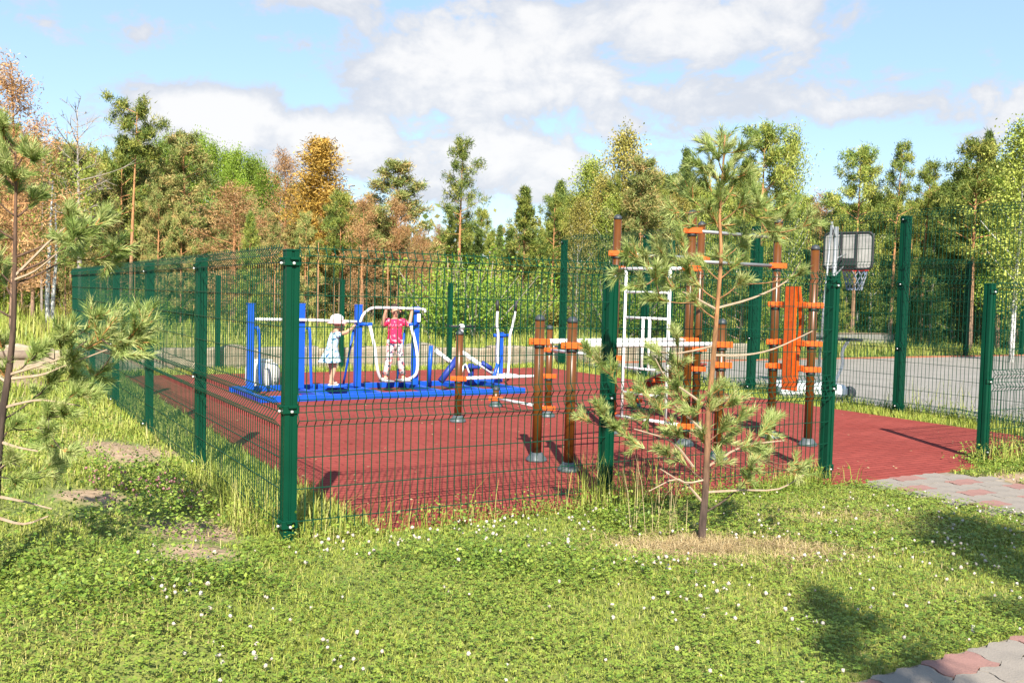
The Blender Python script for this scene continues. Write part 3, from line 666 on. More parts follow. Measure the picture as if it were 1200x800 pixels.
def face(par, c, r, fwd, hair):
    """eyes, nose, mouth, ears and hair round the head centre c, looking along fwd"""
    c = Vector(c); f = Vector(fwd).normalized(); s = f.cross(Vector((0, 0, 1))).normalized(); u = Vector((0, 0, 1))
    for k in (-1, 1):
        MB().ball(c+f*r*.90+s*k*r*.36+u*r*.06, r*.065, 8, 6, (1, 1, .8)).obj('eye', M['eye'], par)
        MB().ball(c+s*k*r*.93-u*r*.05, r*.22, 8, 6, (.6, .6, 1.2)).obj('ear', M['skin'], par)
    MB().ball(c+f*r*.98-u*r*.18, r*.15, 8, 6, (1, 1, 1.1)).obj('nose', M['skin'], par)
    MB().ball(c+f*r*.90-u*r*.5, r*.17, 8, 6, (1, 1, .35)).obj('mouth', M['lip'], par)
    if hair:
        mb = MB(); n, m = 16, 8; V = []
        for i in range(m+1):
            for j in range(n):
                an = 2*math.pi*j/n; d = f*math.cos(an)+s*math.sin(an); front = max(0, math.cos(an))
                ph = R(90-(100-62*front)*i/m); V.append(c+u*r*.04-f*r*.06+(d*math.cos(ph)+u*math.sin(ph))*r*(1.13+.03*math.sin(5*an)))
        mb.add(V, [(i*n+j, i*n+(j+1) % n, i*n+n+(j+1) % n, i*n+n+j)[::-1] for i in range(m) for j in range(n)], True); o = mb.obj('hair', M['hair'], par)
        sd = o.modifiers.new('solidify', 'SOLIDIFY'); sd.thickness = .012
g1 = thing('person', 'child in pink t-shirt and floral leggings hanging on the white bar of the walker', 'person', cw(4.35, 8.27, .20), .30)
N = {'hip': ((0, 0, .60), (.098, .075)), 'waist': ((0, 0, .70), (.09, .068)), 'chest': ((0, 0, .84), (.098, .072)), 'collar': ((0, 0, .955), (.075, .055)), 'neck': ((0, -.005, 1.01), .038), 'jaw': ((0, -.03, 1.07), .058), 'head': ((0, -.012, 1.135), .082), 'crown': ((0, -.002, 1.185), .062)}
E_ = [('hip', 'waist'), ('waist', 'chest'), ('chest', 'collar'), ('collar', 'neck'), ('neck', 'jaw'), ('jaw', 'head'), ('head', 'crown')]
for k, s in (('L', 1), ('R', -1)):
    fx = .148*s; fy = .03*s
    N.update({k+'hp': ((.062*s, 0, .56), .066), k+'kn': ((.10*s, -.03+fy*.6, .32), .045), k+'an': ((fx, fy+.01, .05), .027), k+'he': ((fx, fy+.03, .022), .024), k+'to': ((fx+.012*s, fy-.09, .018), .021)})
    E_ += [('hip', k+'hp'), (k+'hp', k+'kn'), (k+'kn', k+'an'), (k+'an', k+'he'), (k+'an', k+'to')]
    hx, hy = .038+.228*s, -.155+.056*s
    N.update({k+'sh': ((.125*s, 0, .945), .044), k+'el': ((.225*s, -.05, .885), .036), k+'wr': ((hx-.004*s, hy+.035, 1.125), .025)})
    E_ += [('collar', k+'sh'), (k+'sh', k+'el'), (k+'el', k+'wr')]
    add_hand(N, E_, k+'wr', (hx, hy+.03, 1.155), (1*s, .24*s, 0), (0, -.35, .9), (0, 1, .3), 2.0)
skin_body('body', N, E_, M['skin'], g1)
face(g1, (0, -.02, 1.125), .088, (-.1, -1, -.08), True)
mb = MB(); mb.loft([(0, .0, .60, .125, .10), (0, 0, .64, .13, .10), (0, 0, .74, .118, .092), (0, 0, .86, .125, .092), (0, 0, .94, .14, .08), (0, 0, .985, .10, .065), (0, 0, 1.0, .055, .05)], 18)
for s in (1, -1): mb.tube([(.08*s, 0, .955), (.14*s, -.005, .95), (.205*s, -.04, .90)], [.06, .062, .052], 12)
mb.obj('t_shirt', M['pink'], g1)
mb = MB()
for s in (1, -1):
    fx = .148*s; fy = .03*s
    mb.tube([(.055*s, 0, .66), (.064*s, 0, .55), (.10*s, -.03+fy*.6, .32), (.125*s, -.01+fy, .18), (fx, fy+.01, .085)], [.075, .078, .058, .056, .056], 14)
mb.loft([(0, 0, .50, .06, .07), (0, 0, .58, .125, .095), (0, 0, .68, .115, .09)], 16); mb.obj('leggings', M['leggings'], g1)
for s in (1, -1):
    fx = .148*s; fy = .03*s; MB().box((fx+.006*s, fy-.035, .003), (.062, .16, .012), None, .004).box((fx+.008*s, fy-.05, .033), (.066, .03, .014), None, .005).obj('sandal', M['sandal'], g1)

g2 = thing('person', 'small child in a white sun hat and pale blue dress standing on the twist disc', 'person', cw(3.20, 8.0, .17), YAW)
N = {'hip': ((-.03, 0, .50), (.075, .09)), 'waist': ((-.02, 0, .60), (.066, .082)), 'chest': ((.0, 0, .72), (.068, .086)), 'collar': ((.02, 0, .81), (.05, .065)), 'neck': ((.035, 0, .855), .034), 'jaw': ((.065, 0, .90), .055), 'head': ((.055, 0, .965), .08), 'crown': ((.05, 0, 1.01), .06)}
E_ = [('hip', 'waist'), ('waist', 'chest'), ('chest', 'collar'), ('collar', 'neck'), ('neck', 'jaw'), ('jaw', 'head'), ('head', 'crown')]
for k, s in (('L', 1), ('R', -1)):
    N.update({k+'hp': ((-.03, .05*s, .46), .058), k+'kn': ((-.005, .06*s, .26), .044), k+'an': ((-.03+.03*s, .066*s, .045), .029), k+'he': ((-.05+.03*s, .066*s, .02), .022), k+'to': ((.07+.03*s, .07*s, .018), .019)})
    E_ += [('hip', k+'hp'), (k+'hp', k+'kn'), (k+'kn', k+'an'), (k+'an', k+'he'), (k+'an', k+'to')]
    wr = (.21, .12, .925) if s > 0 else (.36, .09, .905)
    el = (.13, .12, .80) if s > 0 else (.19, -.03, .815)
    N.update({k+'sh': ((.025, .095*s, .795), .038), k+'el': (el, .033), k+'wr': (wr, .023)})
    E_ += [('collar', k+'sh'), (k+'sh', k+'el'), (k+'el', k+'wr')]
    pl = (.235, .145, .955) if s > 0 else (.395, .14, .925)
    add_hand(N, E_, k+'wr', pl, (1, -.2, .1), (.2, .5, .6) if s > 0 else (.3, .8, .1), (-.2, -.6, .6), 1.5)
skin_body('body', N, E_, M['skin'], g2)
face(g2, (.06, 0, .955), .084, (1, .05, -.05), True)
mb = MB(); mb.loft([(-.055, 0, .355, .185, .19), (-.05, 0, .37, .18, .185), (-.04, 0, .46, .135, .145), (-.025, 0, .58, .088, .105), (0, 0, .71, .082, .102), (.018, 0, .79, .07, .10), (.03, 0, .835, .045, .055)], 22)
for s in (1, -1): mb.tube([(.02, .06*s, .80), (.028, .105*s, .79), (.07, .12*s, .765)], [.045, .05, .046], 10)
mb.obj('dress', M['dress'], g2)
MB().lathe([(.098, 0), (.104, .03), (.098, .075), (.07, .105), (.03, .116)], 18).obj('sun_hat', M['hatwhite'], g2, (.05, 0, .985))
o = MB().lathe([(.10, .0), (.15, -.028), (.152, -.024), (.102, .008)], 18).obj('hat_brim', M['hatpink'], g2, (.05, 0, .985))
for s in (1, -1): MB().box((.005+.03*s, .067*s, .003), (.15, .058, .012), None, .004).box((.03+.03*s, .068*s, .033), (.03, .062, .013), None, .005).obj('sandal', M['sandal'], g2)

# ---------------------------------------------------------------- foliage tools
def unit(a): return a/np.maximum(np.linalg.norm(a, axis=-1, keepdims=True), 1e-9)
def tris(C, A, n, Ln, w, bias, rad, r=rng):
    """n slim triangles around each centre C (m,3), along axis A mixed with random directions"""
    m = len(C); C = np.repeat(C, n, 0); A = np.repeat(A, n, 0); k = m*n
    d = unit(A*bias+r.normal(size=(k, 3))); base = C+r.normal(size=(k, 3))*rad
    L_ = (Ln*r.uniform(.7, 1.2, k))[:, None]; sd = unit(np.cross(d, r.normal(size=(k, 3))))*w/2
    V = np.stack([base-sd, base+sd, base+d*L_], 1).reshape(-1, 3); return V, np.arange(k*3).reshape(k, 3)
def leaves(C, n, size, rad, r=rng, flat=0.):
    """n diamond leaves (two triangles each) scattered around each centre"""
    m = len(C); C = np.repeat(C, n, 0); k = m*n; base = C+r.normal(size=(k, 3))*rad
    d = r.normal(size=(k, 3)); d[:, 2] *= (1-flat); d = unit(d); nrm = r.normal(size=(k, 3)); nrm[:, 2] += 4*flat; sd = unit(np.cross(d, nrm)); sz = (size*r.uniform(.65, 1.25, k))[:, None]
    V = np.stack([base, base+d*sz*.5+sd*sz*.32, base+d*sz, base+d*sz*.5-sd*sz*.32], 1).reshape(-1, 3)
    i = np.arange(k)*4; F = np.stack([np.stack([i, i+1, i+2], 1), np.stack([i, i+2, i+3], 1)], 1).reshape(-1, 3); return V, F
def cat(*p):
    V, F, n = [], [], 0
    for v, f in p: V.append(v); F.append(f+n); n += len(v)
    return np.concatenate(V), np.concatenate(F)
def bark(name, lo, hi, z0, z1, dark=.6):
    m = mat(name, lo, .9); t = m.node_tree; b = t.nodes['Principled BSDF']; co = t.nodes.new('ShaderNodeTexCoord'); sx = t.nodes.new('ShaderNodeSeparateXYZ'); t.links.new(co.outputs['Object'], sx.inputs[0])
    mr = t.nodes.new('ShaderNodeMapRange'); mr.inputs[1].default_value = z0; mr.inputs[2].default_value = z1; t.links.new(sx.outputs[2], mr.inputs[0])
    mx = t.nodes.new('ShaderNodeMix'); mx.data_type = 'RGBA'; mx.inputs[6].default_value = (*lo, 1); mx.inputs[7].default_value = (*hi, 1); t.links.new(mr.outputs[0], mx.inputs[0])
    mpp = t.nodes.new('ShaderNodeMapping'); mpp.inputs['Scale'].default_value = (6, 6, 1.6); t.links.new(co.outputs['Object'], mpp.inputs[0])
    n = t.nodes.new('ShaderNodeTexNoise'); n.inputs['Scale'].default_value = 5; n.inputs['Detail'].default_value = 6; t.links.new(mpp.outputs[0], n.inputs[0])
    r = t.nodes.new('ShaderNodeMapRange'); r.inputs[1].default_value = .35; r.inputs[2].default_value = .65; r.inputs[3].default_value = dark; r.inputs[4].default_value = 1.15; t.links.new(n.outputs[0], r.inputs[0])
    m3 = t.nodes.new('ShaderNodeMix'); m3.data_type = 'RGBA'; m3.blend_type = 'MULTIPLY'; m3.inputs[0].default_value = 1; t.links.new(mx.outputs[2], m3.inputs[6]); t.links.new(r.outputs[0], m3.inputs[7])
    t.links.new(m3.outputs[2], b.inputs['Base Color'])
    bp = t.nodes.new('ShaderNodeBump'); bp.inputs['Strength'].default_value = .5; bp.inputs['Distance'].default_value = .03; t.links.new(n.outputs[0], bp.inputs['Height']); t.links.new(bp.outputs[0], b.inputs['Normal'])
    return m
B_pine = bark('pine_bark', (.24, .155, .11), (.42, .20, .085), .5, 4)
B_grey = bark('grey_bark', (.24, .20, .17), (.28, .24, .2), 0, 4)
B_birch = bark('birch_bark', (.62, .60, .56), (.66, .64, .6), 0, 3, .25)
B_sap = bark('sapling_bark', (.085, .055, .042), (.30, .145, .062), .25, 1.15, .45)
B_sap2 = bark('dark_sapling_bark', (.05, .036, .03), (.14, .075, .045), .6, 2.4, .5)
LM = dict(
    pine=leafmat('pine_needles', [(.022, .042, .012), (.06, .09, .022), (.12, .135, .035), (.17, .16, .05)], gain=(2.5, 2.35, 1.7)),
    mixed=leafmat('thinning_pine_needles', [(.06, .085, .026), (.12, .145, .045), (.21, .17, .07), (.30, .18, .085)], gain=(1.75, 1.75, 1.5)),
    rust=leafmat('rust_needles', [(.15, .08, .045), (.26, .14, .07), (.33, .19, .085), (.29, .22, .15)], gain=(1.4, 1.4, 1.2)),
    gold=leafmat('golden_needles', [(.12, .08, .018), (.26, .15, .03), (.36, .21, .05), (.30, .22, .08)], gain=(1.15, 1.2, 1)),
    birch=leafmat('birch_leaves', [(.05, .08, .018), (.11, .145, .03), (.16, .19, .045), (.2, .22, .08)], gain=(1.9, 1.75, 1.3)),
    aspen=leafmat('bright_leaves', [(.045, .09, .012), (.09, .15, .02), (.13, .19, .03), (.17, .22, .05)], gain=(1.6, 1.5, 1)),
    spruce=leafmat('spruce_needles', [(.014, .034, .012), (.035, .06, .018), (.065, .09, .026), (.1, .12, .04)], gain=(1.9, 1.8, 1.2)),
    olive=leafmat('olive_leaves', [(.06, .065, .016), (.13, .125, .03), (.2, .17, .045), (.24, .19, .07)], gain=(1.6, 1.55, 1.3)),
    sap=leafmat('young_pine_needles', [(.135, .195, .045), (.23, .30, .078), (.33, .385, .125), (.47, .46, .2)], .2, .45, .05))
# ---------------------------------------------------------------- the forest's tree kinds (trunk with limbs, crown of many leaf-sized faces)
def make_tree(kind, H, seed):
    r = np.random.default_rng(seed); tr = MB(); C = []; A = []; parts = []
    lean = r.normal(0, .012*H, 2); ph = r.uniform(0, 6.3, 2)
    def tp(z): u = z/H; return np.array([lean[0]*u+.012*H*math.sin(3*u+ph[0])*u, lean[1]*u+.012*H*math.sin(3.3*u+ph[1])*u, z])
    r0_ = {'shrub': .03, 'spruce': .018*H, 'birch': .012*H, 'aspen': .013*H}.get(kind, .0145*H)
    zs = np.linspace(-.2, H*.99, 9)
    if kind != 'shrub': tr.tube([tp(z) for z in zs], [max(.012, r0_*(1-.92*max(0, z)/H)) for z in zs], 7)
    cfg = dict(pine=(.42, .20, 30), mixed=(.16, .21, 40), rust=(.2, .20, 40), gold=(.26, .185, 42), flat=(.72, .13, 14), bare=(.45, .19, 30), birch=(.20, .19, 46), aspen=(.22, .17, 44), olive=(.18, .19, 46), spruce=(.06, .19, 74), young=(.04, .24, 58), shrub=(.0, .42, 34), airy=(.45, .17, 26))[kind]
    c0, Rr, nb = cfg
    for i in range(nb):
        u = (i+r.uniform(0, 1))/nb; z = H*(c0+(1-c0)*u*.98); az = i*2.4+r.uniform(-.5, .5)
        if kind in ('spruce', 'young'): ln = Rr*H*(1-u)**.85*r.uniform(.8, 1.1)+.05*H*.4
        elif kind in ('pine', 'mixed', 'rust', 'bare', 'airy'): ln = Rr*H*(.55+.75*math.sin(math.pi*min(1, .25+.78*u)))*.72*r.uniform(.55, 1.2)
        elif kind == 'gold': ln = Rr*H*(1.15-u)*r.uniform(.7, 1.15)
        elif kind == 'flat': ln = Rr*H*r.uniform(.6, 1.2)
        elif kind == 'shrub': ln = H*r.uniform(.45, .95); z = .02
        else: ln = Rr*H*math.sin(math.pi*min(1, .18+.82*u))**.8*r.uniform(.6, 1.15)
        el = {'spruce': -.18+.5*u, 'young': .25+.5*u, 'birch': .75, 'aspen': .85, 'olive': .7, 'shrub': r.uniform(.55, 1.45), 'flat': .3}.get(kind, .12+.5*u+r.normal(0, .15))
        d = np.array([math.cos(az)*math.cos(el), math.sin(az)*math.cos(el), math.sin(el)]); p0 = tp(z) if kind != 'shrub' else np.array([r.normal(0, .12*H), r.normal(0, .12*H), 0])
        sag = np.array([0, 0, -.12*ln if kind in ('spruce',) else .10*ln])
        P = [p0+d*ln*t+sag*(t*t) for t in (0, .35, .7, 1)]
        tr.tube(P, [max(.008, .012*ln+.006)*q for q in (1, .75, .5, .25)], 4, False)
        if kind == 'bare' or kind == 'rust':
            for q in range(5 if kind == 'bare' else 3):
                t0 = r.uniform(.3, .95); b0 = p0+d*ln*t0+sag*t0*t0; dd = unit(d+r.normal(0, .6, 3)+np.array([0, 0, .3])); tr.tube([b0, b0+dd*ln*.22, b0+dd*ln*.4+r.normal(0, .03, 3)], [.011, .008, .004], 3, False)
            if kind == 'bare': continue
        nc = {'spruce': 9, 'young': 9, 'shrub': 8, 'birch': 9, 'aspen': 10, 'olive': 9, 'gold': 10, 'flat': 12, 'airy': 6, 'pine': 9}.get(kind, 11)
        for q in range(nc):
            t0 = r.uniform(.25 if kind in ('spruce', 'young', 'shrub', 'birch', 'aspen', 'olive', 'gold') else .45, 1.05); b0 = p0+d*ln*t0+sag*t0*t0
            C.append(b0+r.normal(0, 1, 3)*np.array([.15, .15, .08])*ln*t0*(1.1 if kind != 'spruce' else .6)); A.append(unit(d*.5+np.array([0, 0, .7])))
    C, A = np.array(C) if C else np.zeros((0, 3)), np.array(A) if A else np.zeros((0, 3))
    s = H/8.
    if kind in ('pine', 'mixed', 'flat', 'airy'): V, F = tris(C, A, 46, .20*s, .037*s, .55, .10*s, r); per = 46
    elif kind == 'rust': V, F = tris(C, A, 22, .14*s, .032*s, .3, .17*s, r); per = 22
    elif kind == 'gold': V, F = tris(C, A, 40, .17*s, .036*s, .4, .16*s, r); per = 40
    elif kind == 'young': V, F = tris(C, A, 24, .26*s, .045*s, .9, .07*s, r); per = 24
    elif kind == 'spruce': V, F = tris(C, A*np.array([1, 1, .1]), 22, .20*s, .05*s, .4, .09*s, r); per = 22
    elif kind == 'bare': V, F = None, None; per = 0
    elif kind == 'shrub': V, F = leaves(C, 34, .07*max(1, H/2.2), .14*H/2, r); per = 68
    else: V, F = leaves(C, 30, .10*s, .25*s, r); per = 60
    tm = tr.mesh('trunk')
    if V is None: return tm, None
    ct = np.repeat(r.uniform(.1, .8, len(C)), per)+r.normal(0, .13, len(F))
    return tm, np_mesh('crown', V, F, ct)
VAR = {}
def variants(key, kind, n, H, leaf, bk, seed):
    L_ = []
    for i in range(n):
        tm, cm_ = make_tree(kind, H, seed+i); tm.materials.append(bk)
        if cm_: cm_.materials.append(LM[leaf])
        L_.append((tm, cm_, H))
    VAR[key] = L_
variants('pine', 'pine', 4, 8, 'pine', B_pine, 100); variants('airy', 'airy', 2, 9, 'pine', B_pine, 120); variants('mixed', 'mixed', 3, 8, 'mixed', B_pine, 130)
variants('rust', 'rust', 3, 8, 'rust', B_pine, 140); variants('gold', 'gold', 1, 8, 'gold', B_pine, 150); variants('flat', 'flat', 1, 8, 'pine', B_pine, 160)
variants('bare', 'bare', 2, 8, 'rust', B_grey, 170); variants('birch', 'birch', 3, 8, 'birch', B_birch, 180); variants('aspen', 'aspen', 3, 8, 'aspen', B_grey, 190)
variants('olive', 'olive', 2, 8, 'olive', B_birch, 200); variants('spruce', 'spruce', 3, 8, 'spruce', B_grey, 210); variants('young', 'young', 2, 5, 'pine', B_pine, 220)
variants('shrub', 'shrub', 4, 2.2, 'aspen', B_grey, 230); variants('oliveshrub', 'shrub', 2, 2.2, 'olive', B_grey, 240)
NAME = dict(pine='pine_tree', airy='pine_tree', mixed='pine_tree', rust='dead_pine_tree', gold='pine_tree', flat='pine_tree', bare='dead_pine_tree', birch='birch_tree', aspen='aspen_tree', olive='birch_tree', spruce='spruce_tree', young='young_pine_tree', shrub='shrub', oliveshrub='shrub')
CAT = dict(shrub='shrub', oliveshrub='shrub')
def plant(key, x, y, H, label, group=None, wide=1., v=None):
    tm, cm_, H0 = VAR[key][rnd.randrange(len(VAR[key])) if v is None else v]
    o = thing(NAME[key], label, CAT.get(key, 'tree'), (x, y, float(gh(x, y))), rnd.uniform(0, 6.28), group); k = H/H0; o.scale = (k*wide, k*wide, k)
    link('trunk' if 'shrub' not in key else 'stems', tm, None, o)
    if cm_: link('crown', cm_, None, o)
    return o
# trees one can single out: pixel column and top in the photo fix direction and height, Y is the distance
for key, px, py, Y, wide, lab in [
    ('rust', 14, 100, 24, 1.0, 'tall rust brown pine with an orange trunk at the far left edge'),
    ('bare', 92, 132, 33, 1.0, 'leafless grey pine skeleton showing above the left treeline'),
    ('flat', 152, 136, 34, .8, 'thin tall pine with a small flat dark tuft of crown at left'),
    ('mixed', 216, 166, 36, 1.0, 'green and rust pine with a straight orange trunk behind the left fence'),
    ('rust', 272, 226, 31, 1.5, 'rust orange dead pine with broad crown above the left fence'),
    ('young', 292, 258, 26, .7, 'small bright green young pine behind the left end of the fence'),
    ('rust', 330, 186, 40, .9, 'slim brown dead pine leaning left of the golden pine'),
    ('gold', 375, 172, 38, 1.5, 'golden brown pine, tallest of the dying pines in the middle left'),
    ('mixed', 461, 202, 37, 1.35, 'half bare pine with a pale straight trunk right of the golden pine'),
    ('rust', 425, 240, 34, .9, 'short rust pine between the golden pine and the half bare pine'),
    ('airy', 536, 170, 48, .8, 'lone tall green pine standing against white cloud mid picture'),
    ('young', 611, 226, 36, 1.0, 'dense dark green cone shaped young pine left of the tall fence post'),
    ('spruce', 652, 214, 44, .8, 'pale slim spruce just right of the dark cone shaped pine'),
    ('birch', 690, 196, 40, .9, 'light green birch left of the big olive birch'),
    ('olive', 724, 164, 38, .9, 'big olive yellow birch, tallest in the middle of the treeline'),
    ('mixed', 746, 196, 34, 1.0, 'pine with a bare pale orange trunk behind the tallest brown post'),
    ('spruce', 772, 208, 46, .6, 'thin spruce tip left of the sapling top'),
    ('spruce', 796, 176, 42, .6, 'tall thin spruce tip close to the sapling top'),
    ('pine', 884, 158, 30, .95, 'dense dark green pine right behind the sapling top'),
    ('young', 868, 190, 27, .8, 'dark bushy pine below and behind the sapling top'),
    ('birch', 920, 160, 31, .6, 'sparse pale birch right of the dense dark pine'),
    ('rust', 960, 236, 46, 1.0, 'thin rust twiggy pine left of the basketball board'),
    ('pine', 998, 184, 38, .9, 'round topped pine with an orange trunk above the basketball board'),
    ('airy', 1043, 176, 36, .7, 'slender pine with separate needle tufts left of the tall right fence post'),
    ('airy', 1078, 196, 36, .8, 'slender pine right of the tall right fence post'),
    ('pine', 1136, 172, 33, 1.0, 'broad pine with a straight pale trunk near the right edge'),
    ('spruce', 1146, 156, 36, .6, 'spruce tip rising behind the broad right pine'),
    ('birch', 1186, 150, 28, 1.0, 'leafy birch filling the right edge'),
    ('aspen', 1160, 210, 34, 1.0, 'leafy aspen between the broad pine and the right edge birch')]:
    plant(key, at(px, Y), Y, hgt(px, py, Y), lab, None, wide)
bt = thing('birch_tree', 'twin stemmed white birch at left behind the log', 'tree', (at(57, 27), 27, 0))
tmb = MB(); tmb.tube([(0, 0, -.2), (-.06, 0, 1.2), (.0, .0, 2.6), (.1, 0, 4.6)], [.075, .065, .05, .015], 8); tmb.tube([(.12, 0, -.2), (.10, 0, 1.1), (.16, .1, 2.4), (.12, .1, 4.3)], [.06, .055, .04, .012], 8)
cc = np.array([[rng.normal(.1, .7), rng.normal(0, .7), rng.uniform(2.2, 5.2)] for _ in range(120)]); V, F = leaves(cc, 16, .10, .16)
tmb.obj('trunk', B_birch, bt); link('crown', np_mesh('crown', V, F, rng.uniform(.1, .8, len(F)), LM['birch']), None, bt)
# massed forest behind, each tree still its own thing
def skyline(px):
    xs = [-300, 0, 60, 130, 190, 250, 330, 400, 470, 500, 560, 600, 650, 700, 780, 860, 930, 965, 1040, 1090, 1110, 1200, 1500]; ys = [150, 150, 170, 178, 172, 186, 208, 226, 240, 250, 250, 252, 232, 208, 204, 212, 220, 226, 222, 222, 200, 184, 180]
    return float(np.interp(px, xs, ys))
GL = dict(pine='green pine', airy='loose crowned green pine', mixed='half green half rust pine', rust='rust brown dead pine', bare='grey leafless pine', birch='pale green birch', aspen='bright green aspen', spruce='dark spruce', olive='olive yellow birch')
LAND = [(14, 'the rust pine at the left edge'), (92, 'the leafless pine skeleton'), (152, 'the flat tufted pine'), (216, 'the straight orange trunk'), (292, 'the bright young pine'), (375, 'the golden pine'), (461, 'the half bare pine'), (536, 'the lone tall pine'), (611, 'the dark cone shaped pine'), (724, 'the big olive birch'), (796, 'the thin spruce tip'), (884, 'the dense dark pine'), (960, 'the twiggy rust pine'), (1043, 'the slender tufted pine'), (1136, 'the broad right pine'), (1186, 'the right edge birch')]
FILL = {}
def note(o, px, base, h): FILL.setdefault((base, min(LAND, key=lambda q: abs(q[0]-px))[1]), []).append((h, o))
ORD = ['tallest', 'second tallest', 'third tallest', 'fourth tallest', 'fifth tallest', 'sixth tallest', 'seventh tallest', 'eighth tallest', 'ninth tallest', 'tenth tallest', 'eleventh tallest', 'twelfth tallest', 'thirteenth tallest', 'fourteenth tallest', 'fifteenth tallest', 'sixteenth tallest', 'seventeenth tallest', 'eighteenth tallest', 'nineteenth tallest', 'twentieth tallest']+['small']*40
for i in range(372):
    px = -260+1740*((i*.618034) % 1) if i < 180 else (-120+640*((i*.618034) % 1) if i < 285 else 640+640*((i*.618034) % 1)); Y = rnd.uniform(38, 66) if i % 3 else rnd.uniform(34, 44)
    if 500 < px < 640: Y = rnd.uniform(50, 70)
    if 935 < px < 970: Y = rnd.uniform(60, 70)
    if px < 180: w = dict(mixed=5, rust=2, pine=3, bare=2, birch=2)
    elif px < 345: w = dict(aspen=5, mixed=5, rust=2, bare=2, pine=2)
    elif px < 520: w = dict(rust=3, mixed=6, bare=2, pine=3)
    elif px < 660: w = dict(pine=3, spruce=2, birch=3, mixed=1, aspen=1)
    elif px < 800: w = dict(olive=4, birch=4, spruce=1, pine=2)
    else: w = dict(pine=5, birch=3, spruce=4, airy=2, aspen=1)
    key = rnd.choices(list(w), list(w.values()))[0]
    top = skyline(px)+rnd.uniform(2, 46)+(6 if key == 'bare' else 0)+(30 if 170 < px < 345 and key != 'aspen' else 0)
    if key == 'aspen' and 180 < px < 345: Y = rnd.uniform(50, 66); top = skyline(px)+rnd.uniform(-8, 30)
    note(plant(key, at(px, Y), Y, hgt(px, top, Y), GL[key], GL[key]+' trees massed in the forest', rnd.uniform(.58, .95)), px, GL[key]+' massed beyond', hgt(px, top, Y))
for px, top in ((183, 170), (198, 166), (212, 176), (232, 165), (246, 176), (262, 182), (276, 184), (292, 192), (306, 202), (320, 210), (338, 222)):
    Y = rnd.uniform(52, 60); note(plant('aspen', at(px, Y), Y, hgt(px, top, Y), '', 'bright green aspen trees massed in the forest', .62), px, GL['aspen']+' massed beyond', hgt(px, top, Y))
for i in range(26):
    px = 560+680*((i*.618034+.2) % 1); Y = rnd.uniform(37, 50); H = rnd.uniform(2.6, 4.6); note(plant('young', at(px, Y), Y, H, '', 'young bushy pines under the taller trees', rnd.uniform(.8, 1.2)), px, 'young bushy pine under', H)
SG = {'shrub': 'leafy green bush', 'oliveshrub': 'olive bush'}
for i in range(110):
    px = -220+1650*((i*.754877) % 1); Y = rnd.uniform(27, 44); H = rnd.uniform(1.2, 3.0)
    if px < 520: H *= .62; Y = rnd.uniform(33, 46)
    elif px < 790: H *= 1.1
    if 960 < px < 1130: Y = rnd.uniform(38, 48)
    a, b = to_ab(at(px, Y), Y)
    if b < 16.5 or (a > 9 and b < 19): Y += 8
    key = 'oliveshrub' if (px < 520 and i % 2) or i % 5 == 0 else 'shrub'
    note(plant(key, at(px, Y), Y, H, SG[key], SG[key]+'es in the undergrowth', rnd.uniform(.9, 1.4)), px, SG[key]+' in undergrowth by', H)
# thin young trunks standing in the left undergrowth
PT_ = MB().tube([(0, 0, -.2), (.03, 0, 1.5), (-.02, .02, 3.2), (.03, 0, 5)], [.085, .07, .055, .02], 7)
for z, an in ((1.6, .5), (2.0, 2.6), (2.5, 4.4), (2.9, 1.2), (3.3, 3.3), (3.7, 5.5), (1.2, 3.7)): PT_.tube([(0, 0, z), (.45*math.cos(an), .45*math.sin(an), z+.08), (.8*math.cos(an), .8*math.sin(an), z+.02)], [.02, .012, .005], 4)
PTM = PT_.mesh('trunk', B_pine)
for i in range(34):
    px = -30+560*((i*.618034+.3) % 1); Y = rnd.uniform(29, 42); o = thing('dead_pine_tree', '', 'tree', (at(px, Y), Y, 0), rnd.uniform(0, 6), 'thin bare stems in the left forest'); k = rnd.uniform(.38, .66); o.scale = (k*.8, k*.8, k); link('trunk', PTM, None, o); note(o, px, 'thin bare pine stem standing by', k)
for (base, land), L_ in FILL.items():
    for n_, (h_, o) in enumerate(sorted(L_, key=lambda q: -q[0])): o['label'] = (ORD[n_]+' ' if len(L_) > 1 else '')+base+' '+land
# the far wood that reads as one mass
cc = np.stack([rng.uniform(-85, 95, 4200), rng.uniform(68, 92, 4200), rng.uniform(0, 1, 4200)**1.4*6.5], 1); V, F = leaves(cc, 12, .62, .8)
tn = np.repeat(np.clip(.5+.012*(cc[:, 0]*-1)+rng.normal(0, .15, 4200), 0, 1), 24)+rng.normal(0, .12, len(F))
tag(link('distant_forest', np_mesh('distant_forest', V, F, tn, leafmat('far_leaves', [(.07, .12, .025), (.11, .15, .035), (.17, .16, .05), (.22, .15, .07)]))), 'far wood closing the view behind all the single trees', 'forest', kind='stuff')
# a young birch beside the path behind the photographer: it casts the shade at lower right
plant('airy', 1.98, -.95, 4.85, 'young pine beside the paved path, behind the photographer', None, .55, 0)
plant('airy', 3.65, 1.05, 4.7, 'second young pine by the path, right of the photographer', None, 1.1, 1)

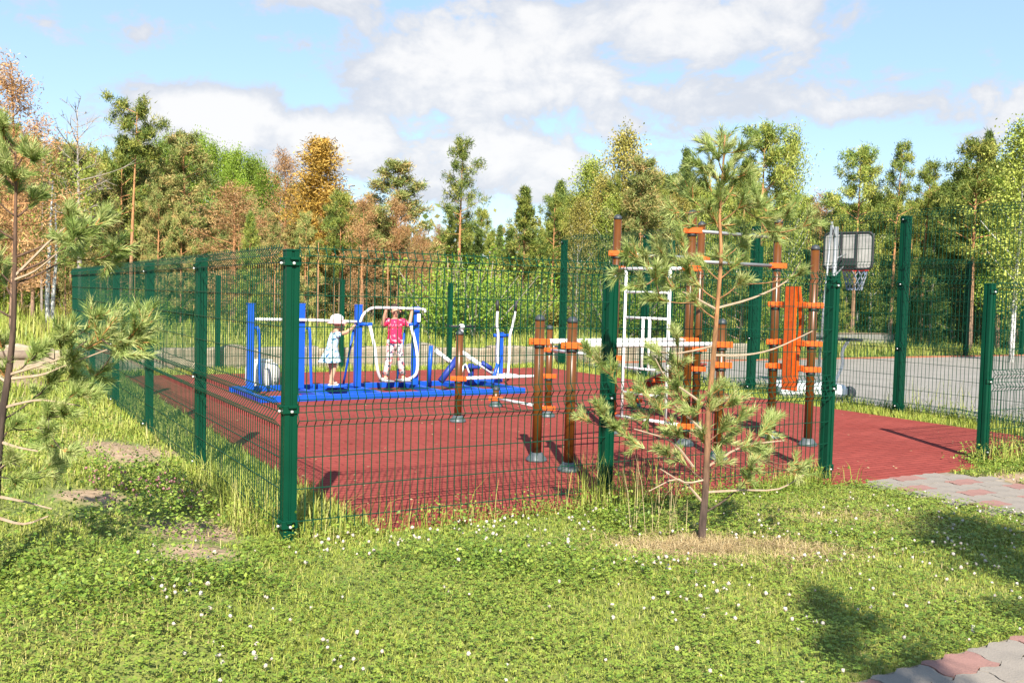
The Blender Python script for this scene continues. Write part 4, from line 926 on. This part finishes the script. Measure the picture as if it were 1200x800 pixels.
# ---------------------------------------------------------------- the two young pines in the foreground
def sapling(label, x, y, S, px0, py0, trunk, tufts, sticks, r_base, seed, B_sap):
    r = np.random.default_rng(seed); gz = float(gh(x, y)); root = thing('young_pine_tree', label, 'tree', (x, y, gz))
    def P(px, py, d=0.): z = (py0-py)/S; return np.array([(px-px0)/S-.0254*z, d, z])
    T = [P(*q) for q in trunk]; k = len(T); MB().tube(bez([tuple(q) for q in T], 4), [r_base*(1-.82*i/((k-1)*4)) for i in range((k-1)*4+1)], 10).obj('trunk', B_sap, root)
    tz = np.array([q[2] for q in T]); tx = np.array([q[0] for q in T])
    def ton(z): return np.array([np.interp(z, tz, tx), 0, z])
    br = MB(); C = []; A = []; sh = MB(); done = []; TC = []
    ps = []
    for t_ in tufts:
        p = P(*t_[:2]); off = abs(p[0]-ton(p[2])[0]); p[1] = t_[3] if len(t_) > 3 else r.uniform(-1, 1)*max(.07, .5*off+.06); ps.append((math.hypot(p[0]-ton(p[2])[0], p[1]), p, t_[2]))
    for hd, p, rr in sorted(ps, key=lambda q: q[0]):
        b0 = ton(min(max(.12, p[2]-.05-.4*hd), tz[-1]-.02)); best = np.linalg.norm(p-b0); thick = .005+.006*best
        for h2, q in done:
            c = np.linalg.norm(p-q)*.95+max(0, q[2]-p[2])*.8
            if h2 < hd-.03 and c < best: best, b0, thick = c, q, .0042
        L0 = np.linalg.norm(p-b0); mid = b0+(p-b0)*.5+np.array([0, 0, -.05*L0]); br.tube(bez([tuple(b0), tuple(mid), tuple(p)], 3), [thick*(1-.07*i) for i in range(7)], 6); done.append((hd, p))
        ax_ = unit(p-mid); n = 5 if rr > 22 else 4
        w_ = r.uniform(.45, 1.0, 70)[:, None]; C.append(mid+(p-mid)*w_); A.append(np.repeat(ax_[None], 70, 0)); TC.append(70)
        for q in range(n):
            TC.append(78); d = unit(ax_*.9+np.array([0, -.05, .4])+r.normal(0, .6, 3)); ln = 1.02*rr/S*r.uniform(.5, 1.05)
            sh.tube([tuple(p-ax_*.02), tuple(p+d*ln*.7)], [.004, .0025], 4, False)
            u = r.uniform(.02, .95, 78)[:, None]; C.append(p+d*ln*u); A.append(np.repeat(d[None], 78, 0))
    C, A = np.concatenate(C), np.concatenate(A); m = len(C)
    rad = unit(np.cross(A, r.normal(size=(m, 3)))); d = unit(A*1.0+rad*r.uniform(.35, 1.0, (m, 1))); Ln = r.uniform(.045, .078, (m, 1)); sd = unit(np.cross(d, r.normal(size=(m, 3))))*.0025
    V = np.stack([C-sd, C+sd, C+d*Ln], 1).reshape(-1, 3); F = np.arange(m*3).reshape(m, 3); tn = np.repeat(r.uniform(.25, .85, len(TC)), TC)+r.normal(0, .16, m)
    br.obj('branches', B_sap, root)['kind'] = 'stuff'; sh.obj('shoots', M['shoot'], root)['kind'] = 'stuff'; link('needles', np_mesh('needles', V, F, tn, LM['sap']), None, root)
    st = MB()
    for s_ in sticks:
        q = [P(a, b) for a, b in s_]; dep = r.uniform(-.15, .15)
        for i, v in enumerate(q): v[1] = dep*i/len(q)
        st.tube(bez([tuple(v) for v in q], 3), [.009-.0055*i/((len(q)-1)*3) for i in range((len(q)-1)*3+1)], 5)
    if sticks: st.obj('dry_twigs', M['twig'], root)['kind'] = 'stuff'
    return root
M['shoot'] = mat('shoot_bark', (.34, .16, .05), .7); M['twig'] = mat('dry_twig', (.36, .27, .19), .8, (.26, .18, .12), 30)
CT = [(843, 168, 26), (834, 186, 30), (852, 192, 32), (824, 202, 30), (864, 206, 28), (843, 212, 32), (813, 198, 22), (838, 232, 18), (856, 222, 24), (826, 222, 26), (846, 178, 26), (838, 205, 34), (830, 172, 20), (858, 178, 20),
      (805, 232, 30), (823, 246, 30), (862, 240, 30), (788, 250, 26), (880, 242, 28), (808, 262, 28), (850, 262, 26), (872, 226, 26), (796, 222, 24), (836, 258, 26),
      (776, 296, 28), (792, 306, 32), (806, 318, 28), (760, 326, 28), (746, 300, 24), (730, 318, 22), (790, 336, 28), (815, 330, 24), (770, 350, 24), (742, 336, 22), (812, 352, 18), (800, 286, 24), (780, 318, 28), (758, 308, 26), (824, 310, 22), (735, 300, 18),
      (882, 256, 30), (900, 264, 30), (915, 250, 26), (925, 264, 24), (870, 282, 22), (890, 272, 26), (905, 240, 22), (845, 300, 22), (860, 330, 18), (855, 310, 20), (925, 318, 10),
      (770, 412, 20), (786, 396, 22), (792, 426, 22), (776, 432, 22),
      (700, 426, 26), (716, 440, 24), (690, 416, 20), (706, 488, 24), (690, 500, 18), (720, 505, 24), (736, 516, 22), (750, 526, 20), (755, 460, 26), (770, 476, 28), (744, 476, 22), (760, 490, 24), (790, 452, 26), (800, 470, 28), (815, 480, 24), (800, 440, 20), (790, 505, 24), (780, 530, 22), (800, 540, 22),
      (830, 480, 26), (850, 470, 26), (842, 500, 26), (825, 515, 24), (850, 516, 26), (870, 520, 24), (840, 540, 20), (895, 500, 26), (910, 506, 24), (905, 490, 20), (870, 542, 22), (890, 536, 22), (905, 542, 20), (930, 546, 22), (948, 548, 18), (882, 566, 14), (862, 486, 22), (835, 455, 20)]
CS = [[(836, 402), (815, 408), (790, 413), (765, 410)], [(836, 413), (870, 412), (905, 404), (950, 382)], [(838, 358), (880, 345), (918, 325), (935, 300)], [(838, 360), (815, 348), (798, 340)], [(822, 470), (800, 455), (778, 440), (765, 418)], [(826, 505), (800, 482), (775, 462), (758, 458)], [(812, 545), (785, 515), (740, 500)], [(828, 545), (870, 520), (920, 512)], [(824, 575), (870, 572), (915, 570), (950, 550)], [(822, 585), (795, 560), (760, 575)], [(826, 560), (800, 562), (770, 545)], [(838, 470), (855, 462), (865, 455)]]
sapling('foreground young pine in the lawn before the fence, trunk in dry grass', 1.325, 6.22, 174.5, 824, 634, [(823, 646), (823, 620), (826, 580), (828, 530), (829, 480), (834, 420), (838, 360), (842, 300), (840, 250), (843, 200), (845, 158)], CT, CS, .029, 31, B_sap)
LT = [(10, 260, 26), (-4, 285, 30), (16, 318, 28), (-8, 375, 28), (14, 440, 24), (-2, 470, 26), (40, 470, 22), (44, 424, 24), (60, 450, 24), (70, 488, 24), (96, 484, 22), (20, 505, 22), (64, 524, 24), (104, 444, 24), (118, 462, 22), (82, 424, 24), (70, 548, 20), (40, 560, 22), (8, 555, 22), (28, 168, 34), (45, 184, 30), (14, 186, 28), (35, 196, 32), (58, 190, 22), (32, 226, 32), (46, 238, 26), (20, 236, 24), (30, 160, 26), (40, 212, 24), (24, 205, 26),
      (110, 268, 34), (95, 286, 32), (125, 286, 34), (110, 302, 26), (88, 270, 24), (130, 262, 24), (120, 306, 24), (100, 256, 24), (118, 278, 30), (136, 292, 24), (84, 300, 20),
      (130, 384, 48), (150, 394, 46), (110, 396, 42), (126, 410, 44), (166, 402, 36), (145, 416, 38), (96, 402, 34), (120, 380, 40), (138, 400, 44), (105, 420, 32), (155, 378, 30), (132, 395, 46), (146, 404, 40), (118, 405, 38),
      (4, 312, 32), (12, 332, 28), (0, 350, 24), (6, 408, 26), (0, 420, 20), (62, 412, 20), (85, 446, 20), (102, 462, 20), (50, 505, 20), (84, 502, 20), (104, 524, 18), (30, 540, 20), (60, 562, 18)]
LS = [[(32, 325), (55, 300), (75, 278), (92, 262)], [(30, 330), (60, 318), (90, 296)], [(24, 440), (50, 432), (90, 418), (120, 398)], [(26, 445), (60, 440), (85, 430), (140, 408)], [(14, 480), (35, 474), (60, 470), (104, 476)], [(10, 520), (30, 526), (55, 530)], [(4, 585), (30, 592), (62, 602)], [(2, 610), (30, 620), (55, 612)], [(2, 560), (20, 545), (36, 548)], [(20, 450), (8, 444), (-6, 440)]]
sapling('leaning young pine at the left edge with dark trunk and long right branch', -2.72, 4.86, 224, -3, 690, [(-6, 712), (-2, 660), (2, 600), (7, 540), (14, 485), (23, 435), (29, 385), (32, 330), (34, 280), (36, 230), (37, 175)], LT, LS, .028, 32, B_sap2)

# ---------------------------------------------------------------- grass, clover, weeds (stuff)
GC = [(.095, .145, .017), (.19, .245, .032), (.285, .32, .055), (.35, .335, .09), (.41, .33, .16)]
LM['grass'] = leafmat('grass_blades', GC, .15, .5, 0); LM['weed'] = leafmat('weed_leaves', [(.07, .135, .018), (.17, .26, .034), (.27, .335, .05), (.34, .37, .09)], .15, .5, 0, (.86, .86, .85))
LM['straw'] = leafmat('dry_straw', [(.30, .21, .10), (.46, .34, .17), (.55, .44, .25)], .2, .7, 0)
LM['clover'] = leafmat('clover_heads', [(.45, .32, .25), (.55, .50, .42), (.62, .58, .52)], .2, .7, 0); LM['redclover'] = leafmat('red_clover_heads', [(.25, .08, .1), (.36, .15, .16), (.42, .3, .26)], .2, .7, 0)
def allowed(a, b):
    court = (a > .58) & (a < 9.72) & (b > -.06) & (b < 11.95); gate = (a > 4.85) & (a < 7.1) & (b > -.28) & (b < .1)
    asp = (a > 10.5) & (b < 12.9) & (b > -6); p2 = (b < -3.245) & (b > -5.2) & (a > 1.0) & (a < 8.2); p1 = (a > 5.15+.09*(-b)) & (a < 6.45+.09*(-b)) & (b > -3.3) & (b < -.25)
    wall = (b > 12.8) & (b < 13.2) & (a > -2.4)
    return ~(court | gate | asp | p2 | p1 | wall)
def blades(x, y, h, w, tint, lean=.5, r=rng):
    n = len(x); z = gh(x, y)-.005; az = r.uniform(0, 2*np.pi, n); la = np.abs(r.normal(0, lean, n)); d = np.stack([np.cos(az), np.sin(az)], 1); p = np.stack([-d[:, 1], d[:, 0]], 1)*(w*.5)[:, None]
    # widest turned to anywhere, bending over towards the tip
    b = np.stack([x, y, z], 1); m = b.copy(); m[:, :2] += d*(h*la*.35)[:, None]; m[:, 2] += h*.6; t = b.copy(); t[:, :2] += d*(h*la*.95)[:, None]; t[:, 2] += h*np.clip(1.05-.25*la, .35, 1.05)
    P3 = np.concatenate([p, np.zeros((n, 1))], 1); V = np.stack([b-P3, b+P3, m-P3*.8, m+P3*.8, t], 1).reshape(-1, 3); i = np.arange(n)*5
    F = np.stack([np.stack([i, i+1, i+3], 1), np.stack([i, i+3, i+2], 1), np.stack([i+2, i+3, i+4], 1)], 1).reshape(-1, 3); return V, F, np.repeat(tint, 3)
def area(n, x0, x1, y0, y1, test, r=rng):
    x, y = r.uniform(x0, x1, n), r.uniform(y0, y1, n); a, b = to_ab(x, y); k = test(x, y, a, b) & allowed(a, b) & (x < .64*y+1.3) & (x > -.64*y-2.6); return x[k], y[k], a[k], b[k]
def abarea(n, a0, a1, b0, b1, test=None, r=rng):
    a, b = r.uniform(a0, a1, n), r.uniform(b0, b1, n); x = CX+a*DV[0]+b*LV[0]; y = CY+a*DV[1]+b*LV[1]; k = allowed(a, b)
    if test is not None: k &= test(a, b)
    return x[k], y[k], a[k], b[k]
def stuff(name, label, parts, leaf):
    Vs, Fs, Ts = [], [], []; n = 0
    for V, F, T in parts: Vs.append(V); Fs.append(F+n); Ts.append(T); n += len(V)
    o = link(name, np_mesh(name, np.concatenate(Vs), np.concatenate(Fs), np.concatenate(Ts), LM[leaf])); return tag(o, label, 'grass' if leaf in ('grass', 'straw') else 'plants', kind='stuff')
def notbare(a, b):
    k = np.ones(len(a), bool)
    for ca, cb, ra, rb in BARE: d2 = ((a-ca)/ra)**2+((b-cb)/rb)**2; k &= rng.uniform(0, 1, len(a)) < .05+.95*sstep(d2, .35, 1.7)
    return k
def dry(x, y): return np.exp(-(((x-1.38)/.75)**2+((y-5.98)/.30)**2))+.4*np.exp(-(((x-2.4)/.9)**2+((y-6.9)/.3)**2))
# mown lawn in front of the fence
P_ = []
for n, y0, y1, w, hm in ((230000, 3.2, 5.6, .0038, .031), (190000, 5.6, 8.2, .0055, .037), (90000, 8.2, 13, .009, .06)):
    x, y, a, b = area(n, -6, 9, y0, y1, lambda x, y, a, b: (b < .02) & (a > -.45-.6*vnoise(x, y, 1.5, 2)))
    k = notbare(a, b); x, y, a, b = x[k], y[k], a[k], b[k]; dr_ = dry(x, y); pn = vnoise(x, y, .8, 21); pf_ = vnoise(x, y, 3.5, 22)
    P_.append(blades(x, y, hm*rng.uniform(.5, 1.3, len(x))*(.7+.6*pn), np.full(len(x), w), .40+.28*(pn-.5)+.25*(pf_-.5)+.5*dr_+rng.normal(0, .15, len(x))+.35*(rng.uniform(0, 1, len(x)) < .10), .95))
stuff('lawn_grass', 'short sunlit lawn grass between the paved path and the fence', P_, 'grass')
# rougher bank at left
P_ = []
for n, y0, y1, w, hm in ((140000, 3.2, 6.5, .0045, .046), (110000, 6.5, 11, .008, .075), (60000, 11, 20, .013, .14)):
    x, y, a, b = area(n, -13, 2, y0, y1, lambda x, y, a, b: (a < -.03) & (b > -6))
    k = notbare(a, b); x, y, a, b = x[k], y[k], a[k], b[k]; pn = vnoise(x, y, 1.2, 31); pf_ = vnoise(x, y, 4, 32); k = (pf_ > .22) | (rng.uniform(0, 1, len(x)) < .35); x, y, pn, pf_, a, b = x[k], y[k], pn[k], pf_[k], a[k], b[k]
    P_.append(blades(x, y, hm*rng.uniform(.4, 1.5, len(x))*(.6+.8*pf_), np.full(len(x), w), .44+.4*(pn-.5)+.2*(pf_-.5)+rng.normal(0, .17, len(x))+.3*(rng.uniform(0, 1, len(x)) < .16), .95))
stuff('bank_grass', 'rough yellow green grass on the bank left of the fence', P_, 'grass')
# strips inside the fences and round the asphalt, meadow beyond
P_ = []
for n, a0, a1, b0, b1, w, hm in ((9000, .02, .62, 0, 12.4, .010, .12), (7000, .3, 10.4, 11.9, 12.8, .014, .12), (16000, 9.68, 10.62, -1, 12.6, .010, .11), (5000, 10.3, 10.7, 0, 12.7, .010, .22), (14000, 7.1, 11.5, -4, .12, .008, .10)):
    x, y, a, b = abarea(n, a0, a1, b0, b1, lambda a, b: (((a-6.95)/.75)**2+((b+.75)/.18)**2 > 1)); pn = vnoise(x, y, 1.4, 41)
    P_.append(blades(x, y, hm*rng.uniform(.4, 1.3, len(x))*(.6+.8*pn), np.full(len(x), w), .44+.3*(pn-.5)+rng.normal(0, .15, len(x)), .6))
stuff('verge_grass', 'narrow grass verges along the inside of the green fences', P_, 'grass')
P_ = []
for n, a0, a1, b0, b1, w, hm in ((30000, -12, 40, 13.2, 19, .022, .30), (34000, -20, 45, 19, 34, .035, .45), (16000, -30, 55, 30, 52, .06, .6)):
    x, y, a, b = abarea(n, a0, a1, b0, b1); pn = vnoise(x, y, .5, 51)
    P_.append(blades(x, y, hm*rng.uniform(.4, 1.4, len(x))*(.5+pn), np.full(len(x), w), .50+.4*(pn-.5)+rng.normal(0, .15, len(x)), .45))
stuff('meadow_grass', 'tall yellow green meadow grass between back fence and forest', P_, 'grass')
# long uncut grass at the foot of the fences
P_ = []
for n, a0, a1, b0, b1, hm, w in ((900, -.30, .06, .1, 2.6, .22, .005), (500, -.2, .06, 2.6, 12.6, .14, .009), (1500, .05, 5.1, -.16, .05, .13, .005), (200, .2, 5.0, -.2, .04, .32, .004), (500, 2.2, 2.9, -.25, .05, .36, .005), (900, 4.0, 5.2, -.3, .05, .2, .005), (900, 7.2, 10, -.35, .1, .2, .007), (300, 10.35, 10.6, .3, 3.6, .45, .008)):
    x, y, a, b = abarea(n, a0, a1, b0, b1); pn = vnoise(x, y, 2.5, 61)
    P_.append(blades(x, y, hm*rng.uniform(.35, 1.35, len(x))*(.5+pn), np.full(len(x), w), .40+.3*(pn-.5)+rng.normal(0, .16, len(x))+.3*(rng.uniform(0, 1, len(x)) < .15), .8))
stuff('long_grass', 'long uncut grass standing along the foot of the wire fences', P_, 'grass')
# dry hay around the sapling
x = 1.42+rng.normal(0, .38, 5600); y = 6.0+rng.normal(0, .17, 5600); x2 = 2.4+rng.normal(0, .7, 1300); y2 = 6.95+rng.normal(0, .28, 1300); x = np.r_[x, x2]; y = np.r_[y, y2]; a, b = to_ab(x, y); k = allowed(a, b) & (b < -.05) & (vnoise(x, y, 5, 91)+.4*vnoise(x, y, 14, 92) > .55); x, y = x[k], y[k]
P_ = [blades(x, y, rng.uniform(.03, .085, len(x)), np.full(len(x), .004), rng.uniform(0, 1, len(x)), 3.2)]
x = 1.05+rng.uniform(-.2, .2, 26); y = 6.3+rng.uniform(-.1, .35, 26); P_.append(blades(x, y, rng.uniform(.25, .7, 26), np.full(26, .004), rng.uniform(.4, 1, 26), .3))
stuff('dry_grass', 'dry straw coloured grass round the foot of the foreground pine', P_, 'straw')
# clover leaves in the lawn
def trefoil(x, y, h, s, r=rng):
    n = len(x); z = gh(x, y)+h; a0 = r.uniform(0, 6.28, n); Vs = []; 
    for k in range(3):
        an = a0+k*2.094; d = np.stack([np.cos(an), np.sin(an), r.uniform(-.35, .35, n)], 1); sd = np.stack([-np.sin(an), np.cos(an), r.uniform(-.4, .4, n)], 1); b = np.stack([x, y, z], 1)
        Vs.append(np.stack([b, b+d*(s*.6)[:, None]+sd*(s*.5)[:, None], b+d*s[:, None], b+d*(s*.6)[:, None]-sd*(s*.5)[:, None]], 1))
    V = np.stack(Vs, 1).reshape(-1, 3); i = np.arange(n*3)*4; F = np.stack([np.stack([i, i+1, i+2], 1), np.stack([i, i+2, i+3], 1)], 1).reshape(-1, 3); return V, F
P_ = []
for n, y0, y1, s in ((70000, 3.2, 5.8, .012), (50000, 5.8, 9.5, .015)):
    x, y, a, b = area(int(n*1.5), -6, 9, y0, y1, lambda x, y, a, b: (b < .02) & (a > -2.5)); pn = vnoise(x, y, 1.1, 71)*.65+vnoise(x, y, 3.1, 72)*.35; k = (pn > .38+.14*rng.normal(size=len(x))) & (dry(x, y) < .35) & notbare(a, b); x, y = x[k], y[k]
    V, F = trefoil(x, y, rng.uniform(.025, .07, len(x)), s*rng.uniform(.7, 1.4, len(x))); P_.append((V, F, np.repeat(.42+.3*(vnoise(x, y, 2, 73)-.5)+rng.normal(0, .18, len(x)), 6)))
stuff('clover_leaves', 'patches of clover leaves growing through the lawn', P_, 'weed')
def heads(x, y, h, rr, r=rng):
    n = len(x); z = gh(x, y)+h; m1, m2 = 7, 5; th = np.linspace(0, 2*np.pi, m1, endpoint=False); ph = np.linspace(.15, np.pi-.25, m2); S = np.array([[np.sin(p)*np.cos(t_), np.sin(p)*np.sin(t_), np.cos(p)] for p in ph for t_ in th])
    V = np.stack([x, y, z], 1)[:, None, :]+S[None]*(rr[:, None, None])*r.uniform(.7, 1.25, (n, len(S), 1)); f = [(i*m1+j, i*m1+(j+1) % m1, (i+1)*m1+(j+1) % m1) for i in range(m2-1) for j in range(m1)]+[(i*m1+j, (i+1)*m1+(j+1) % m1, (i+1)*m1+j) for i in range(m2-1) for j in range(m1)]+[(0, j, j+1) for j in range(1, m1-1)]
    f = np.array(f); F = (np.arange(n)*len(S))[:, None, None]+f[None]; return V.reshape(-1, 3), F.reshape(-1, 3), r.uniform(0, 1, n*len(f))
x, y, a, b = area(16000, -3, 8, 3.4, 9, lambda x, y, a, b: (b < -.08) & (a > -1)); pn = vnoise(x, y, 1.0, 81)*.6+vnoise(x, y, 3.3, 82)*.4
near = np.exp(-((b+.42)/.28)**2)*(a > -.1)*(a < 2.4)*.20+.11*np.exp(-(((a-4.6)/1.5)**2+((b+2.2)/.9)**2)); k = rng.uniform(0, 1, len(x)) < np.clip((pn-.50)*.8, .03, .22)+near*1.3; k &= dry(x, y) < .5; x, y = x[k], y[k]
hs = rng.uniform(.03, .065, len(x)); P_ = [heads(x, y, hs, rng.uniform(.006, .0125, len(x)))]
stuff('clover_flowers', 'white clover flower heads dotted over the lawn', P_, 'clover')
x, y, a, b = abarea(120, -1.05, -.25, .6, 2.3); P_ = [heads(x, y, rng.uniform(.06, .16, len(x)), rng.uniform(.007, .012, len(x)))]
stuff('red_clover_flowers', 'pinkish red clover heads on the bank by the left fence', P_, 'redclover')
# broad leaved weeds in clumps
Cl = []; 
def clump(x, y, rx, ry, n, h): Cl.append(np.stack([x+rng.normal(0, rx, n), y+rng.normal(0, ry, n), np.zeros(n)], 1)+np.array([0, 0, 1])*(np.abs(rng.normal(0, h, n))[:, None]+.03)*np.array([0, 0, 1]))
for px_, Y_, rx, ry, n, h in ((-2.28, 4.30, .22, .2, 60, .09), (-2.02, 4.55, .22, .18, 50, .08), (-1.72, 4.72, .2, .14, 60, .08), (-2.45, 4.75, .2, .2, 50, .08), (-1.5, 4.9, .2, .12, 40, .06), (-1.85, 4.35, .2, .16, 36, .06), (-.05, 5.45, .3, .12, 60, .04), (.45, 5.3, .3, .1, 60, .04), (-.4, 5.6, .25, .12, 40, .04), (.9, 6.5, .12, .12, 50, .09), (.62, 6.55, .14, .1, 30, .08)): clump(px_, Y_, rx, ry, n, h)
for a_, b_2, n, h in ((7.5, -.1, 70, .08), (7.9, .05, 60, .09), (8.4, .1, 60, .09), (9.0, .2, 60, .09), (9.5, .4, 50, .09), (7.3, -.35, 40, .06), (-.6, 1.5, 90, .10), (-.8, 1.9, 60, .09), (-.45, .95, 50, .09), (-.35, 2.4, 40, .08), (-.2, .25, 30, .08), (10.55, .9, 50, .12), (10.5, 1.8, 50, .1), (10.45, 2.6, 40, .1), (1.0, -.06, 30, .05), (1.6, -.08, 30, .05), (.4, -.05, 30, .05), (2.1, -.1, 30, .05), (2.9, -.08, 30, .06), (3.5, -.1, 36, .07), (4.1, -.1, 36, .07), (4.6, -.12, 36, .07)):
    p = cw(a_, b_2); clump(p.x, p.y, .2, .14, n, h)
for i in range(46):
    p = cw(rnd.uniform(-2.6, -.35), rnd.uniform(-.3, 6.5)); clump(p.x, p.y, .16, .16, rnd.randint(14, 46), rnd.uniform(.05, .13))
C = np.concatenate(Cl); C[:, 2] += gh(C[:, 0], C[:, 1]); V, F = leaves(C, 10, .026, .038, rng, .5); T = np.repeat(rng.uniform(.0, .7, len(C)), 20)+rng.normal(0, .12, len(F))
stuff('broad_leaf_weeds', 'low clumps of broad leaved weeds in the grass by the fence and bank', [(V, F, T)], 'weed')

# wind blown needles, leaf scraps and dust crumbs on the rubber court
x, y, a, b = abarea(1, 0, 1, 0, 1); a, b = rng.uniform(.7, 9.6, 900), rng.uniform(0, 11.8, 900); k = (rng.uniform(0, 1, 900) < .35) | (b < .5) | (a < 1.2); a, b = a[k], b[k]; x = CX+a*DV[0]+b*LV[0]; y = CY+a*DV[1]+b*LV[1]
C = np.stack([x, y, np.full(len(x), .024)], 1); V, F = leaves(C, 1, .035, .002, rng, .97); V[:, 2] = np.clip(V[:, 2], .0215, .03)
stuff('leaf_litter', 'dry leaf scraps and needles blown onto the red court', [(V, F, rng.uniform(0, 1, len(F)))], 'straw')
